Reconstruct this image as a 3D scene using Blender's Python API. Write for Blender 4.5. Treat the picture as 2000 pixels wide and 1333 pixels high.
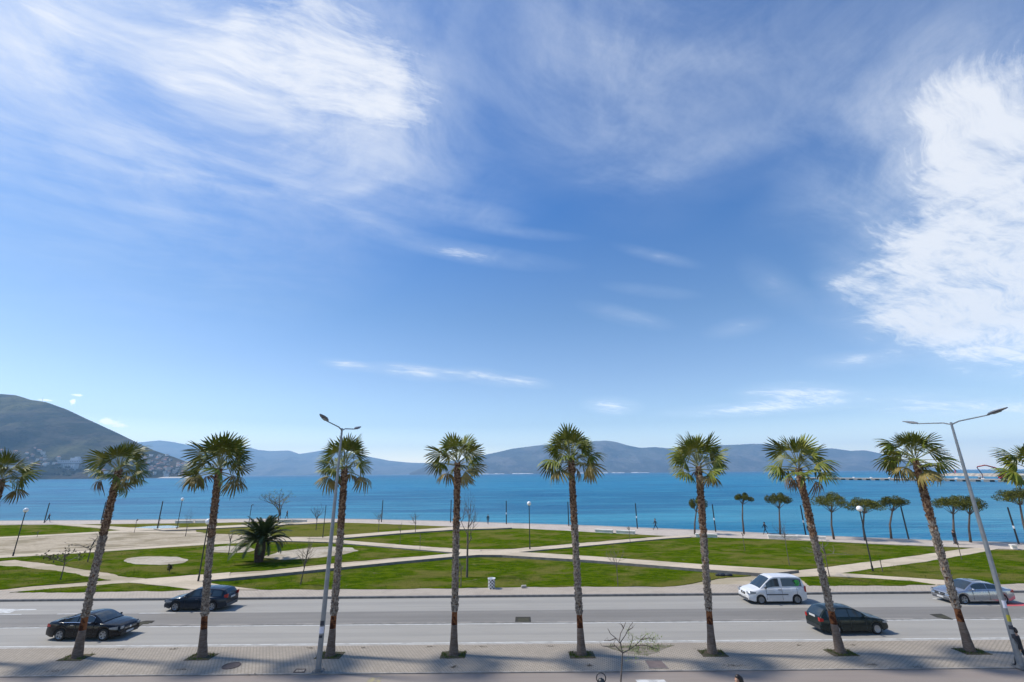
import bpy, bmesh, math, random
from math import sin, cos, pi, radians, sqrt, atan2, exp
from mathutils import Vector, Matrix, noise as mn

SC = bpy.context.scene
C = SC.collection
for o in list(bpy.data.objects): bpy.data.objects.remove(o)

# ------------------------------------------------------------------ camera
F_PX, HZ, ROLL, EYE = 868.0, 258.5, 0.0088, 9.5
TH = math.atan(HZ / F_PX); CT, ST = cos(TH), sin(TH)
cd = bpy.data.cameras.new('camera'); cam = bpy.data.objects.new('camera', cd); C.objects.link(cam)
cd.sensor_width = 36; cd.lens = F_PX / 2000 * 36; cd.clip_start = 0.1; cd.clip_end = 60000
_r0, _f0, _u0 = Vector((1, 0, 0)), Vector((0, CT, ST)), Vector((0, -ST, CT))
_R = _r0 * cos(ROLL) - _u0 * sin(ROLL); _U = _r0 * sin(ROLL) + _u0 * cos(ROLL)
M = Matrix((_R, _U, -_f0)).transposed().to_4x4(); M.translation = (0, 0, EYE)
cam.matrix_world = M
SC.camera = cam

# ------------------------------------------------------------------ light
SUN_AZ = radians(-80.5)       # from +Y towards +X
SUN_EL = radians(52)
sun_dir = Vector((sin(SUN_AZ) * cos(SUN_EL), cos(SUN_AZ) * cos(SUN_EL), sin(SUN_EL)))
sl = bpy.data.lights.new('sun', 'SUN'); sl.energy = 4.75; sl.angle = radians(5.0); sl.color = (1, .94, .84)
so = bpy.data.objects.new('sun', sl); C.objects.link(so)
so.rotation_euler = (-sun_dir).to_track_quat('-Z', 'Y').to_euler()

def azel(x, y):
    a, b, c = ray(x, y); return math.degrees(atan2(a, b)), math.degrees(atan2(c, sqrt(a * a + b * b)))
def ray(x, y):
    u = (x - 1000) / F_PX; v = (666.5 - y) / F_PX
    U = u * cos(ROLL) + v * sin(ROLL); V = v * cos(ROLL) - u * sin(ROLL)
    return U, CT - V * ST, ST + V * CT

W = bpy.data.worlds.new('World'); SC.world = W; W.use_nodes = True
nt = W.node_tree; nt.nodes.clear()
def N(t, k, **kw):
    n = t.nodes.new(k)
    for a, b in kw.items(): setattr(n, a, b)
    return n
def L(t, a, b): t.links.new(a, b)
def mth(t, op, a, b=None, c=None, clamp=False):
    n = N(t, 'ShaderNodeMath', operation=op, use_clamp=clamp)
    for i, v in enumerate((a, b, c)):
        if v is None: continue
        if isinstance(v, (int, float)): n.inputs[i].default_value = v
        else: L(t, v, n.inputs[i])
    return n.outputs[0]
def mixc(t, f, a, b, mode='MIX'):
    n = N(t, 'ShaderNodeMix', data_type='RGBA', blend_type=mode)
    for i, v in ((0, f), (6, a), (7, b)):
        if isinstance(v, (int, float)): n.inputs[i].default_value = v
        elif isinstance(v, tuple): n.inputs[i].default_value = (v[0], v[1], v[2], 1)
        else: L(t, v, n.inputs[i])
    return n.outputs[2]
def vm(t, op, a, b=None):
    n = N(t, 'ShaderNodeVectorMath', operation=op)
    for i, v in enumerate((a, b)):
        if v is None: continue
        if isinstance(v, tuple): n.inputs[i].default_value = v
        else: L(t, v, n.inputs[i])
    return n
def mrange(t, v, a, b, c=0, d=1, typ='SMOOTHSTEP'):
    n = N(t, 'ShaderNodeMapRange', interpolation_type=typ); L(t, v, n.inputs[0])
    for i, q in zip((1, 2, 3, 4), (a, b, c, d)): n.inputs[i].default_value = q
    return n.outputs[0]
def noise(t, vec, scale, detail=4, rough=.5, dist=0, lac=2):
    n = N(t, 'ShaderNodeTexNoise'); n.inputs['Scale'].default_value = scale; n.inputs['Detail'].default_value = detail
    n.inputs['Roughness'].default_value = rough; n.inputs['Distortion'].default_value = dist; n.inputs['Lacunarity'].default_value = lac
    if vec is not None: L(t, vec, n.inputs['Vector'])
    return n
def mapping(t, vec, loc=(0, 0, 0), rot=(0, 0, 0), scale=(1, 1, 1), typ='POINT'):
    n = N(t, 'ShaderNodeMapping', vector_type=typ); L(t, vec, n.inputs[0])
    n.inputs[1].default_value = loc; n.inputs[2].default_value = rot; n.inputs[3].default_value = scale
    return n.outputs[0]

sky = N(nt, 'ShaderNodeTexSky', sky_type='NISHITA'); sky.sun_disc = False
sky.sun_elevation = SUN_EL; sky.sun_rotation = SUN_AZ
sky.altitude = 0; sky.air_density = 1.0; sky.dust_density = .35; sky.ozone_density = 2.2
tc = N(nt, 'ShaderNodeTexCoord'); D = tc.outputs['Generated']
sp = N(nt, 'ShaderNodeSeparateXYZ'); L(nt, D, sp.inputs[0]); dx, dy, dz = sp.outputs
az = mth(nt, 'MULTIPLY', mth(nt, 'ARCTAN2', dx, dy), 180 / pi)
el = mth(nt, 'MULTIPLY', mth(nt, 'ARCSINE', dz), 180 / pi)
cb = N(nt, 'ShaderNodeCombineXYZ'); L(nt, az, cb.inputs[0]); L(nt, el, cb.inputs[1]); AE = cb.outputs[0]
# cirrus sheet: the direction projected on a high flat layer
zz = mth(nt, 'ADD', mth(nt, 'MAXIMUM', dz, 0.0), .06)
cp = N(nt, 'ShaderNodeCombineXYZ'); L(nt, mth(nt, 'DIVIDE', dx, zz), cp.inputs[0]); L(nt, mth(nt, 'DIVIDE', dy, zz), cp.inputs[1])
P = cp.outputs[0]
warp = noise(nt, P, .9, 3, .5)
Pw = vm(nt, 'ADD', P, vm(nt, 'MULTIPLY', vm(nt, 'SUBTRACT', warp.outputs['Color'], (.5, .5, .5)).outputs[0], (.55, .55, 0)).outputs[0]).outputs[0]
Pr = mapping(nt, Pw, rot=(0, 0, radians(-28)))          # x now runs along the streaks
streak = noise(nt, mapping(nt, Pr, scale=(.5, 2.2, 1)), 3.2, 9, .66, .3).outputs[0]
fine = noise(nt, mapping(nt, Pr, scale=(.6, 2.6, 1)), 13, 6, .7, .6).outputs[0]
puff = noise(nt, Pw, 2.3, 9, .68, .4).outputs[0]
nz0 = mth(nt, 'ADD', mth(nt, 'MULTIPLY', streak, .46), mth(nt, 'ADD', mth(nt, 'MULTIPLY', fine, .2), mth(nt, 'MULTIPLY', puff, .34)))
nz = mrange(nt, nz0, .34, .66, 0, 1, 'LINEAR')
BLOBS = [  # photo x0,y0 -> x1,y1 long axis, half width px, strength
    (120, -190, 860, 215, 150, 1.3), (480, -80, 800, 150, 100, .8), (-150, 20, 190, 70, 110, .85), (500, 110, 780, 225, 22, .5),
    (-300, -50, 800, 60, 400, -1.1), (-150, 180, 520, 250, 150, -.6), (-200, 30, 700, 110, 90, .3), (700, 60, 860, 260, 70, .35),
    (850, -60, 1800, 50, 190, -.8), (1020, 60, 1320, 330, 110, -.4), (500, 250, 1000, 350, 90, -.5), (1050, 20, 1500, 110, 22, .4), (1650, 150, 2000, 500, 200, -.6),
    (2000, 40, 2120, 640, 330, 1.05), (1680, 420, 2100, 600, 140, .7), (1760, 150, 2000, 330, 130, .35), (1640, 605, 2150, 690, 55, 1.0), (1700, 540, 2100, 620, 80, .7), (1640, 200, 1900, 260, 60, .45),
    (2050, 100, 2500, 500, 350, .7), (1800, 120, 1980, 200, 80, .4),
    (1270, 320, 1540, 255, 26, .48), (1150, 350, 1330, 345, 18, .38), (1480, 430, 1660, 370, 35, .34),
    (540, 350, 790, 450, 12, .4), (620, 385, 780, 345, 12, .36), (750, 455, 1070, 515, 13, .5), (850, 400, 1000, 425, 14, .45), (880, 430, 1100, 462, 8, .38),
    (180, 310, 520, 375, 14, .42), (250, 390, 480, 440, 9, .3), (300, 160, 400, 190, 14, .45), (-40, 240, 60, 250, 22, .4),
    (1460, 520, 1560, 590, 22, .42), (1600, 540, 1700, 555, 16, .36), (1150, 600, 1290, 632, 11, .42), (1200, 560, 1340, 575, 8, .33), (1390, 650, 1490, 630, 12, .38),
    (1220, 485, 1350, 515, 8, .35),
    (640, 708, 720, 718, 7, .7), (730, 718, 890, 734, 10, .8), (895, 728, 1010, 745, 10, .8), (1000, 742, 1070, 752, 7, .6), (1150, 790, 1240, 795, 11, .9),
    (1330, 806, 1630, 790, 9, .8), (1460, 770, 1640, 768, 15, .85), (1630, 780, 1960, 790, 18, .62), (1600, 708, 1760, 700, 12, .5), (1800, 800, 2300, 790, 14, .5),
]
acc = None; vacc = None
for x0, y0, x1, y1, w, s in BLOBS:
    veil_only = s < 0
    if w < 50 and s > 0: s = min(1.1, s * (1.45 if w < 18 else 1.0)); w *= 1.15
    if y0 > 700 and s > 0: s = min(1.35, s * 1.15)
    a0, e0 = azel(x0, y0); a1, e1 = azel(x1, y1); ac, ec = (a0 + a1) / 2, (e0 + e1) / 2
    xm, ym = (x0 + x1) / 2, (y0 + y1) / 2; dl = sqrt((x1 - x0) ** 2 + (y1 - y0) ** 2); nx_, ny_ = -(y1 - y0) / dl, (x1 - x0) / dl
    aw, ew = azel(xm + nx_ * w, ym + ny_ * w); am, em = azel(xm, ym)
    mp = mapping(nt, AE, (ac, ec, 0), (0, 0, atan2(e1 - e0, a1 - a0)), (max(.5, sqrt((a1 - a0) ** 2 + (e1 - e0) ** 2) * .62), max(.35, sqrt((aw - am) ** 2 + (ew - em) ** 2) * 1.35), 1), 'TEXTURE')
    ln = vm(nt, 'LENGTH', mp).outputs['Value']
    g = mrange(nt, ln, 1.25, 0.1, 0, abs(s), 'LINEAR')
    if veil_only: vacc = g if vacc is None else mth(nt, 'ADD', vacc, g)
    else: acc = g if acc is None else mth(nt, 'ADD', acc, g)
mask = mth(nt, 'MINIMUM', acc, 1.5)
er = mth(nt, 'ADD', mask, mth(nt, 'MULTIPLY', mth(nt, 'SUBTRACT', nz, .58), 1.6))
solid = mth(nt, 'MULTIPLY', mrange(nt, er, .24, 1.6), mrange(nt, mask, .02, .45))
veil = mth(nt, 'MULTIPLY', mth(nt, 'ADD', mth(nt, 'MULTIPLY', mask, .42), mth(nt, 'MULTIPLY', vacc, .55)), mrange(nt, mth(nt, 'ADD', mth(nt, 'MULTIPLY', puff, .65), mth(nt, 'MULTIPLY', streak, .35)), .33, .68, .25, 1))
dens = mth(nt, 'MULTIPLY', mth(nt, 'MAXIMUM', solid, veil), mrange(nt, dz, -.01, .015))
# small cumulus heads just above the hill ridge
cuB = None
for x, y, rx, ry in ((218, 826, 30, 9), (205, 822, 16, 7), (240, 832, 16, 5), (150, 772, 16, 4), (90, 782, 30, 3), (143, 784, 8, 8)):
    a0, e0 = azel(x, y); a1, _ = azel(x + rx, y); _, e1 = azel(x, y - ry)
    g = mrange(nt, vm(nt, 'LENGTH', mapping(nt, AE, (a0, e0, 0), (0, 0, 0), (abs(a1 - a0) * 1.2, abs(e1 - e0) * 1.4, 1), 'TEXTURE')).outputs['Value'], 1, 0)
    cuB = g if cuB is None else mth(nt, 'ADD', cuB, g)
cun = noise(nt, mapping(nt, AE, scale=(1, 1.8, 1)), 1.1, 7, .68).outputs[0]
cu = mrange(nt, mth(nt, 'ADD', mth(nt, 'MULTIPLY', cuB, 1.0), mth(nt, 'MULTIPLY', mth(nt, 'SUBTRACT', cun, .5), 3.2)), .3, 1.1)
cu = mth(nt, 'MULTIPLY', cu, mrange(nt, cuB, 0, .15))
tr = N(nt, 'ShaderNodeValToRGB'); L(nt, dz, tr.inputs[0]); te = tr.color_ramp.elements
for q_, c_ in ((0, (3.2, 2.9, 2.6)), (.04, (2.5, 2.2, 1.95)), (.10, (1.45, 1.42, 1.42)), (.2, (1.16, 1.2, 1.3)), (.33, (.82, 1.02, 1.22)), (.55, (.39, .82, 1.31)), (1, (.37, .80, 1.33))):
    e_ = te[0] if q_ == 0 else te[len(te) - 1] if q_ == 1 else te.new(q_)
    e_.position = q_; e_.color = (*[v_ / 3.3 for v_ in c_], 1)
tint = vm(nt, 'SCALE', tr.outputs[0]); tint.inputs['Scale'].default_value = 3.3; tint = tint.outputs[0]
skyc = mixc(nt, 1.0, sky.outputs[0], tint, 'MULTIPLY')
ccol = mixc(nt, mth(nt, 'MULTIPLY', dens, 1.0), (7.3, 8.1, 9.1), (8.5, 8.6, 8.8))
lowf = vm(nt, 'SCALE', ccol); L(nt, mrange(nt, dz, .22, .0, 1, 1.7, 'LINEAR'), lowf.inputs['Scale'])
col = mixc(nt, mth(nt, 'MULTIPLY', dens, .86), skyc, lowf.outputs[0])
col = mixc(nt, mth(nt, 'MULTIPLY', cu, .8), col, (14.5, 14.2, 14.0))
bg = N(nt, 'ShaderNodeBackground'); bg.inputs[1].default_value = .112
L(nt, col, bg.inputs[0]); wo = N(nt, 'ShaderNodeOutputWorld'); L(nt, bg.outputs[0], wo.inputs[0])
W.cycles.sampling_method = 'MANUAL'; W.cycles.sample_map_resolution = 512

SC.view_settings.view_transform = 'Standard'; SC.view_settings.look = 'None'
SC.view_settings.exposure = 0.08; SC.view_settings.gamma = 1; SC.view_settings.use_curve_mapping = False
SC.render.engine = 'CYCLES'
SC.cycles.max_bounces = 6; SC.cycles.volume_bounces = 1; SC.cycles.transparent_max_bounces = 8
SC.cycles.use_denoising = True

# ------------------------------------------------------------------ helpers
def G(x, y, z=0.0):
    a, b, c = ray(x, y); k = (z - EYE) / c; return Vector((a * k, b * k, z))
def WY(x, y, Y):
    a, b, c = ray(x, y); k = Y / b; return Vector((a * k, Y, EYE + c * k))
def pxm(x, y, z=0):      # photo pixels per metre at a ground point
    p = G(x, y, z); return F_PX / (p.y * CT + (p.z - EYE) * ST)
def HT(xb, yb, ytop, z=0.0):   # height of a vertical thing whose base and top are seen there
    p = G(xb, yb, z); q = WY(xb + (973 - xb) * (yb - ytop) / (yb + 2200), ytop, p.y); return q.z - z

def mesh(name, vs, fs, mats=(), mi=None, smooth=False, angle=None):
    me = bpy.data.meshes.new(name); me.from_pydata([tuple(v) for v in vs], [], fs)
    for m in (mats if isinstance(mats, (list, tuple)) else [mats]): me.materials.append(m)
    if mi: me.polygons.foreach_set('material_index', mi)
    if smooth:
        me.polygons.foreach_set('use_smooth', [True] * len(me.polygons))
        if angle: me.set_sharp_from_angle(angle=angle)
    me.update(); return me
def link(name, me, parent=None, loc=None, rot=None, sc=None):
    o = bpy.data.objects.new(name, me); C.objects.link(o)
    if parent: o.parent = parent
    if loc is not None: o.location = loc
    if rot is not None: o.rotation_euler = rot
    if sc is not None: o.scale = sc
    return o
def tag(o, label=None, cat=None, group=None, kind=None):
    if label: o['label'] = label
    if cat: o['category'] = cat
    if group: o['group'] = group
    if kind: o['kind'] = kind
    return o
def thing(name, label, cat, loc=(0, 0, 0), rz=0, group=None):
    o = bpy.data.objects.new(name, None); C.objects.link(o); o.location = loc; o.rotation_euler = (0, 0, rz)
    o.empty_display_size = .2
    return tag(o, label, cat, group)
class MB:
    def __init__(s): s.v = []; s.f = []; s.m = []; s.mi = 0
    def add(s, vs, fs):
        b = len(s.v); s.v += [tuple(v) for v in vs]; s.f += [tuple(i + b for i in f) for f in fs]; s.m += [s.mi] * len(fs)
    def box(s, c, d, rz=0, R=None):
        x, y, z = d[0] / 2, d[1] / 2, d[2] / 2
        vs = [Vector((a * x, b * y, e * z)) for a in (-1, 1) for b in (-1, 1) for e in (-1, 1)]
        if R is None: R = Matrix.Rotation(rz, 3, 'Z')
        vs = [R @ v + Vector(c) for v in vs]
        s.add(vs, [(0, 1, 3, 2), (4, 6, 7, 5), (0, 4, 5, 1), (2, 3, 7, 6), (0, 2, 6, 4), (1, 5, 7, 3)])
    def tube(s, pts, rs, n=6, cap=True):
        pts = [Vector(p) for p in pts]; vs = []; fs = []
        for i, p in enumerate(pts):
            t = (pts[min(i + 1, len(pts) - 1)] - pts[max(i - 1, 0)])
            if t.length < 1e-9: t = Vector((0, 0, 1))
            t.normalize(); a = t.cross(Vector((0, 1, 0)) if abs(t.y) < .9 else Vector((1, 0, 0))).normalized(); b = t.cross(a)
            r = rs[i] if isinstance(rs, (list, tuple)) else rs
            for k in range(n):
                q = 2 * pi * k / n; vs.append(p + (a * cos(q) + b * sin(q)) * r)
        for i in range(len(pts) - 1):
            for k in range(n):
                fs.append((i * n + k, i * n + (k + 1) % n, (i + 1) * n + (k + 1) % n, (i + 1) * n + k))
        if cap: fs.append(tuple(range(n - 1, -1, -1))); fs.append(tuple((len(pts) - 1) * n + k for k in range(n)))
        s.add(vs, fs)
    def sphere(s, c, r, nu=10, nv=7):
        r = r if isinstance(r, (tuple, list)) else (r, r, r); vs = [(c[0], c[1], c[2] + r[2])]
        for j in range(1, nv):
            for i in range(nu):
                th_, ph = pi * j / nv, 2 * pi * i / nu
                vs.append((c[0] + r[0] * sin(th_) * cos(ph), c[1] + r[1] * sin(th_) * sin(ph), c[2] + r[2] * cos(th_)))
        vs.append((c[0], c[1], c[2] - r[2])); fs = []
        for i in range(nu): fs.append((0, 1 + i, 1 + (i + 1) % nu))
        for j in range(nv - 2):
            for i in range(nu): a = 1 + j * nu; fs.append((a + i, a + nu + i, a + nu + (i + 1) % nu, a + (i + 1) % nu))
        b = 1 + (nv - 2) * nu
        for i in range(nu): fs.append((b + i, len(vs) - 1, b + (i + 1) % nu))
        s.add(vs, fs)
    def mesh(s, name, mats, smooth=False, angle=None): return mesh(name, s.v, s.f, mats, s.m, smooth, angle)
    def build(s, name, mats, parent=None, smooth=False, angle=None, **k): return link(name, s.mesh(name, mats, smooth, angle), parent, **k)

# ------------------------------------------------------------------ materials
def M_(name, col=(.5, .5, .5), rough=.7, metal=0, spec=.5, col2=None, ns=5, thr=(.35, .65), bump=0, bs=30, coat=0, rnd=0, stretch=None, emis=None, col3=None, ns3=1):
    m = bpy.data.materials.new(name); m.use_nodes = True; t = m.node_tree; b = t.nodes['Principled BSDF']
    b.inputs['Roughness'].default_value = rough; b.inputs['Metallic'].default_value = metal
    b.inputs['Specular IOR Level'].default_value = spec; b.inputs['Coat Weight'].default_value = coat
    c = None
    tcn = N(t, 'ShaderNodeTexCoord'); V = tcn.outputs['Object']
    if stretch: V = mapping(t, V, scale=stretch)
    if col2:
        n = noise(t, V, ns, 6, .6); c = mixc(t, mrange(t, n.outputs[0], *thr), col, col2)
    if col3:
        n = noise(t, V, ns3, 5, .6); c = mixc(t, mrange(t, n.outputs[0], .48, .7), c if c else col, col3)
    if rnd:
        oi = N(t, 'ShaderNodeObjectInfo'); hs = N(t, 'ShaderNodeHueSaturation')
        if c is None: hs.inputs['Color'].default_value = (*col, 1)
        else: L(t, c, hs.inputs['Color'])
        L(t, mrange(t, oi.outputs['Random'], 0, 1, 1 - rnd, 1 + rnd, 'LINEAR'), hs.inputs['Value']); c = hs.outputs[0]
    if c is None: b.inputs['Base Color'].default_value = (*col, 1)
    else: L(t, c, b.inputs['Base Color'])
    if bump:
        n = noise(t, V, bs, 5, .6); bp = N(t, 'ShaderNodeBump'); bp.inputs['Strength'].default_value = bump; bp.inputs['Distance'].default_value = .03
        L(t, n.outputs[0], bp.inputs['Height']); L(t, bp.outputs[0], b.inputs['Normal'])
    return m

m_trunk_low = M_('palm_bark_smooth', (.13, .092, .070), .95, spec=.1, col2=(.20, .155, .125), ns=4, bump=.6, bs=12, stretch=(1, 1, 4))
m_trunk_red = M_('palm_bark_cut', (.24, .095, .04), .9, spec=.1, col2=(.06, .022, .012), ns=3.5, thr=(.45, .6), bump=.6)
m_boot_grey = M_('palm_boot_grey', (.165, .13, .105), .9, spec=.1, col2=(.40, .345, .285), ns=9, thr=(.4, .62))
m_boot_brown = M_('palm_boot_brown', (.095, .052, .034), .9, spec=.1, col2=(.33, .22, .14), ns=9, thr=(.42, .6))
m_frond = M_('palm_frond_green', (.080, .115, .006), .5, spec=.35, col2=(.21, .20, .026), ns=1.3, thr=(.35, .7), rnd=.3)
m_frond_old = M_('palm_frond_old', (.15, .128, .025), .6, spec=.3, col2=(.23, .17, .055), ns=2, rnd=.25)
m_frond_dead = M_('palm_frond_dry', (.20, .14, .07), .8, col2=(.11, .07, .04), ns=3)
m_petiole = M_('palm_petiole', (.20, .21, .09), .5)
m_pine = M_('pine_needles', (.060, .072, .012), .8, spec=.1, col2=(.13, .13, .03), ns=1.2, rnd=.2)
m_pine_trunk = M_('pine_bark', (.085, .062, .048), .9, col2=(.14, .11, .09), ns=5)
m_bark = M_('bare_bark', (.095, .075, .062), .9, col2=(.15, .125, .105), ns=7)
m_leaf = M_('young_leaf', (.15, .19, .05), .6, col2=(.24, .27, .10), ns=3)
m_leafbrown = M_('old_leaf', (.07, .075, .03), .7, col2=(.11, .08, .04), ns=3)
m_phx = M_('date_palm_leaf', (.020, .040, .010), .5, spec=.3, col2=(.055, .075, .018), ns=1.5, rnd=.3)
m_phx_t = M_('date_palm_bark', (.045, .028, .022), .95, col2=(.08, .05, .04), ns=5, bump=.8, bs=8)
m_galv = M_('galvanised_steel', (.27, .29, .31), .42, metal=.55, col2=(.22, .24, .26), ns=3)
m_black = M_('black_paint', (.018, .02, .022), .45)
m_globe = M_('globe_glass', (.82, .82, .82), .3)
m_white = M_('white_paint', (.72, .73, .74), .6, col2=(.55, .56, .57), ns=2, thr=(.5, .75))
m_conc = M_('pale_concrete', (.40, .385, .36), .9, col2=(.31, .295, .27), ns=1.5, bump=.2)
m_concdark = M_('grey_concrete', (.22, .21, .20), .9, col2=(.15, .145, .14), ns=2)
m_soil = M_('pit_soil', (.085, .06, .035), 1, col2=(.05, .055, .02), ns=4, bump=.8, bs=14)
m_iron = M_('rusted_iron', (.085, .06, .055), .8, col2=(.06, .045, .042), ns=8)
m_rubber = M_('tyre_rubber', (.02, .02, .02), .85)
m_rim = M_('alloy_rim', (.30, .31, .33), .4, metal=.6)
m_hub = M_('dusty_hubcap', (.20, .20, .20), .6)
m_glass = M_('car_glass', (.022, .034, .042), .05, spec=1.0)
m_lamp = M_('headlamp_glass', (.26, .28, .30), .12, spec=.8)
m_tail = M_('tail_lamp_red', (.34, .014, .012), .25)
m_plate = M_('number_plate', (.5, .5, .5), .6)
m_chrome = M_('chrome', (.72, .73, .75), .18, metal=.9)
m_plast = M_('grey_plastic', (.07, .073, .08), .6)
m_green = M_('green_sticker', (.03, .40, .05), .5)
m_skin = M_('skin', (.38, .22, .15), .6)
m_hair = M_('dark_hair', (.014, .009, .007), .5)
m_cloth = M_('black_cloth', (.018, .019, .024), .85)
m_jean = M_('blue_denim', (.05, .07, .12), .85)
m_brick_r = M_('roof_tile_red', (.34, .15, .10), .85, rnd=.3)
m_wall_h = M_('house_wall', (.62, .56, .50), .85, rnd=.35)

def seq(*stops): return stops
def ramp(t, v, stops):
    n = N(t, 'ShaderNodeValToRGB'); L(t, v, n.inputs[0]); e = n.color_ramp.elements
    while len(e) < len(stops): e.new(.5)
    for q, (p, c) in zip(e, stops): q.position = p; q.color = (*c, 1)
    return n.outputs[0]

def mat_asphalt(name, c1, c2, dark, stain=.5):
    m = bpy.data.materials.new(name); m.use_nodes = True; t = m.node_tree; b = t.nodes['Principled BSDF']
    b.inputs['Roughness'].default_value = .85; V = N(t, 'ShaderNodeTexCoord').outputs['Object']
    a = noise(t, mapping(t, V, scale=(.12, .9, 1)), 1.0, 6, .6).outputs[0]
    c = mixc(t, mrange(t, a, .3, .7), c1, c2)
    s2 = noise(t, mapping(t, V, scale=(.3, .8, 1)), .8, 8, .7, .5).outputs[0]
    c = mixc(t, mth(t, 'MULTIPLY', mrange(t, s2, .52, .78), stain), c, dark)
    tw = noise(t, mapping(t, V, scale=(.02, 1.1, 1)), 1.0, 4, .6, .2).outputs[0]
    c = mixc(t, mth(t, 'MULTIPLY', mrange(t, tw, .45, .62), .35), c, dark)
    g = noise(t, V, 45, 3, .7).outputs[0]
    c = mixc(t, .35, c, mixc(t, g, (.0, .0, .0), (1, 1, 1)), 'SOFT_LIGHT'); L(t, c, b.inputs['Base Color'])
    # crazed cracks
    bp = N(t, 'ShaderNodeBump'); bp.inputs['Strength'].default_value = .3; bp.inputs['Distance'].default_value = .01; L(t, g, bp.inputs['Height']); L(t, bp.outputs[0], b.inputs['Normal'])
    return m
m_road = mat_asphalt('worn_asphalt', (.312, .296, .264), (.285, .27, .242), (.215, .206, .19), .45)
m_median = mat_asphalt('dark_asphalt', (.205, .193, .175), (.178, .167, .152), (.135, .128, .116), .6)
m_cycle = mat_asphalt('brown_asphalt', (.225, .185, .16), (.25, .215, .185), (.18, .15, .13), .4)

def mat_pavers(name, c1, c2, joint, bw, bh, rot=0, jf=.12, weeds=.6):
    m = bpy.data.materials.new(name); m.use_nodes = True; t = m.node_tree; b = t.nodes['Principled BSDF']
    b.inputs['Roughness'].default_value = .9; V0 = N(t, 'ShaderNodeTexCoord').outputs['Object']; V = mapping(t, V0, rot=(0, 0, rot))
    br = N(t, 'ShaderNodeTexBrick'); L(t, V, br.inputs[0]); br.inputs['Scale'].default_value = 1
    br.inputs['Color1'].default_value = (*c1, 1); br.inputs['Color2'].default_value = (*c2, 1); br.inputs['Mortar'].default_value = (*joint, 1)
    br.inputs['Mortar Size'].default_value = jf * bh; br.inputs['Mortar Smooth'].default_value = .3; br.inputs['Brick Width'].default_value = bw; br.inputs['Row Height'].default_value = bh
    big = noise(t, V0, .5, 6, .65, .6).outputs[0]; med = noise(t, V0, 3, 6, .7).outputs[0]
    c = mixc(t, mth(t, 'MULTIPLY', mrange(t, big, .45, .72), .6), br.outputs[0], (c1[0] * .62, c1[1] * .62, c1[2] * .62))
    c = mixc(t, mth(t, 'MULTIPLY', mrange(t, med, .58, .8), weeds), c, (.10, .10, .055))
    L(t, c, b.inputs['Base Color'])
    bp = N(t, 'ShaderNodeBump'); bp.inputs['Strength'].default_value = .5; bp.inputs['Distance'].default_value = .012
    L(t, mth(t, 'SUBTRACT', 1, br.outputs['Fac']), bp.inputs['Height']); L(t, bp.outputs[0], b.inputs['Normal'])
    return m
m_pave = mat_pavers('near_pavers', (.38, .33, .27), (.33, .285, .23), (.17, .145, .11), .21, .125, radians(12), .16, .4)
m_pave2 = mat_pavers('far_pavers', (.43, .365, .295), (.39, .335, .27), (.29, .25, .20), .3, .2, 0, .12, .25)
m_prom = mat_pavers('promenade_slabs', (.50, .43, .365), (.44, .38, .325), (.30, .26, .22), 1.2, .6, 0, .05, .2)

def mat_dirt(name, a, b2, c3, amt=.75):
    m = bpy.data.materials.new(name); m.use_nodes = True; t = m.node_tree; b = t.nodes['Principled BSDF']
    b.inputs['Roughness'].default_value = .95; V = N(t, 'ShaderNodeTexCoord').outputs['Object']
    n1 = noise(t, mapping(t, V, scale=(.25, .5, 1)), .55, 7, .62, .5).outputs[0]; n2 = noise(t, V, 3, 6, .7).outputs[0]
    c = mixc(t, mrange(t, n2, .35, .7), a, b2); c = mixc(t, mth(t, 'MULTIPLY', mrange(t, n1, .46, .62), .85), c, c3); n4 = noise(t, mapping(t, V, scale=(.5, 1.2, 1)), 1.3, 8, .75, .6).outputs[0]
    c = mixc(t, mth(t, 'MULTIPLY', mrange(t, n4, .54, .66), .55), c, (c3[0] * .7, c3[1] * .7, c3[2] * .62)); L(t, c, b.inputs['Base Color'])
    bp = N(t, 'ShaderNodeBump'); bp.inputs['Strength'].default_value = .6; bp.inputs['Distance'].default_value = .08; L(t, n2, bp.inputs['Height']); L(t, bp.outputs[0], b.inputs['Normal'])
    return m
m_dirt = mat_dirt('pale_dirt', (.46, .38, .27), (.38, .31, .225), (.31, .26, .165))
m_sand = mat_dirt('building_sand', (.46, .40, .31), (.33, .28, .21), (.26, .215, .14))
m_path = mat_dirt('path_screed', (.54, .45, .33), (.47, .39, .29), (.40, .335, .24))

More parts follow.
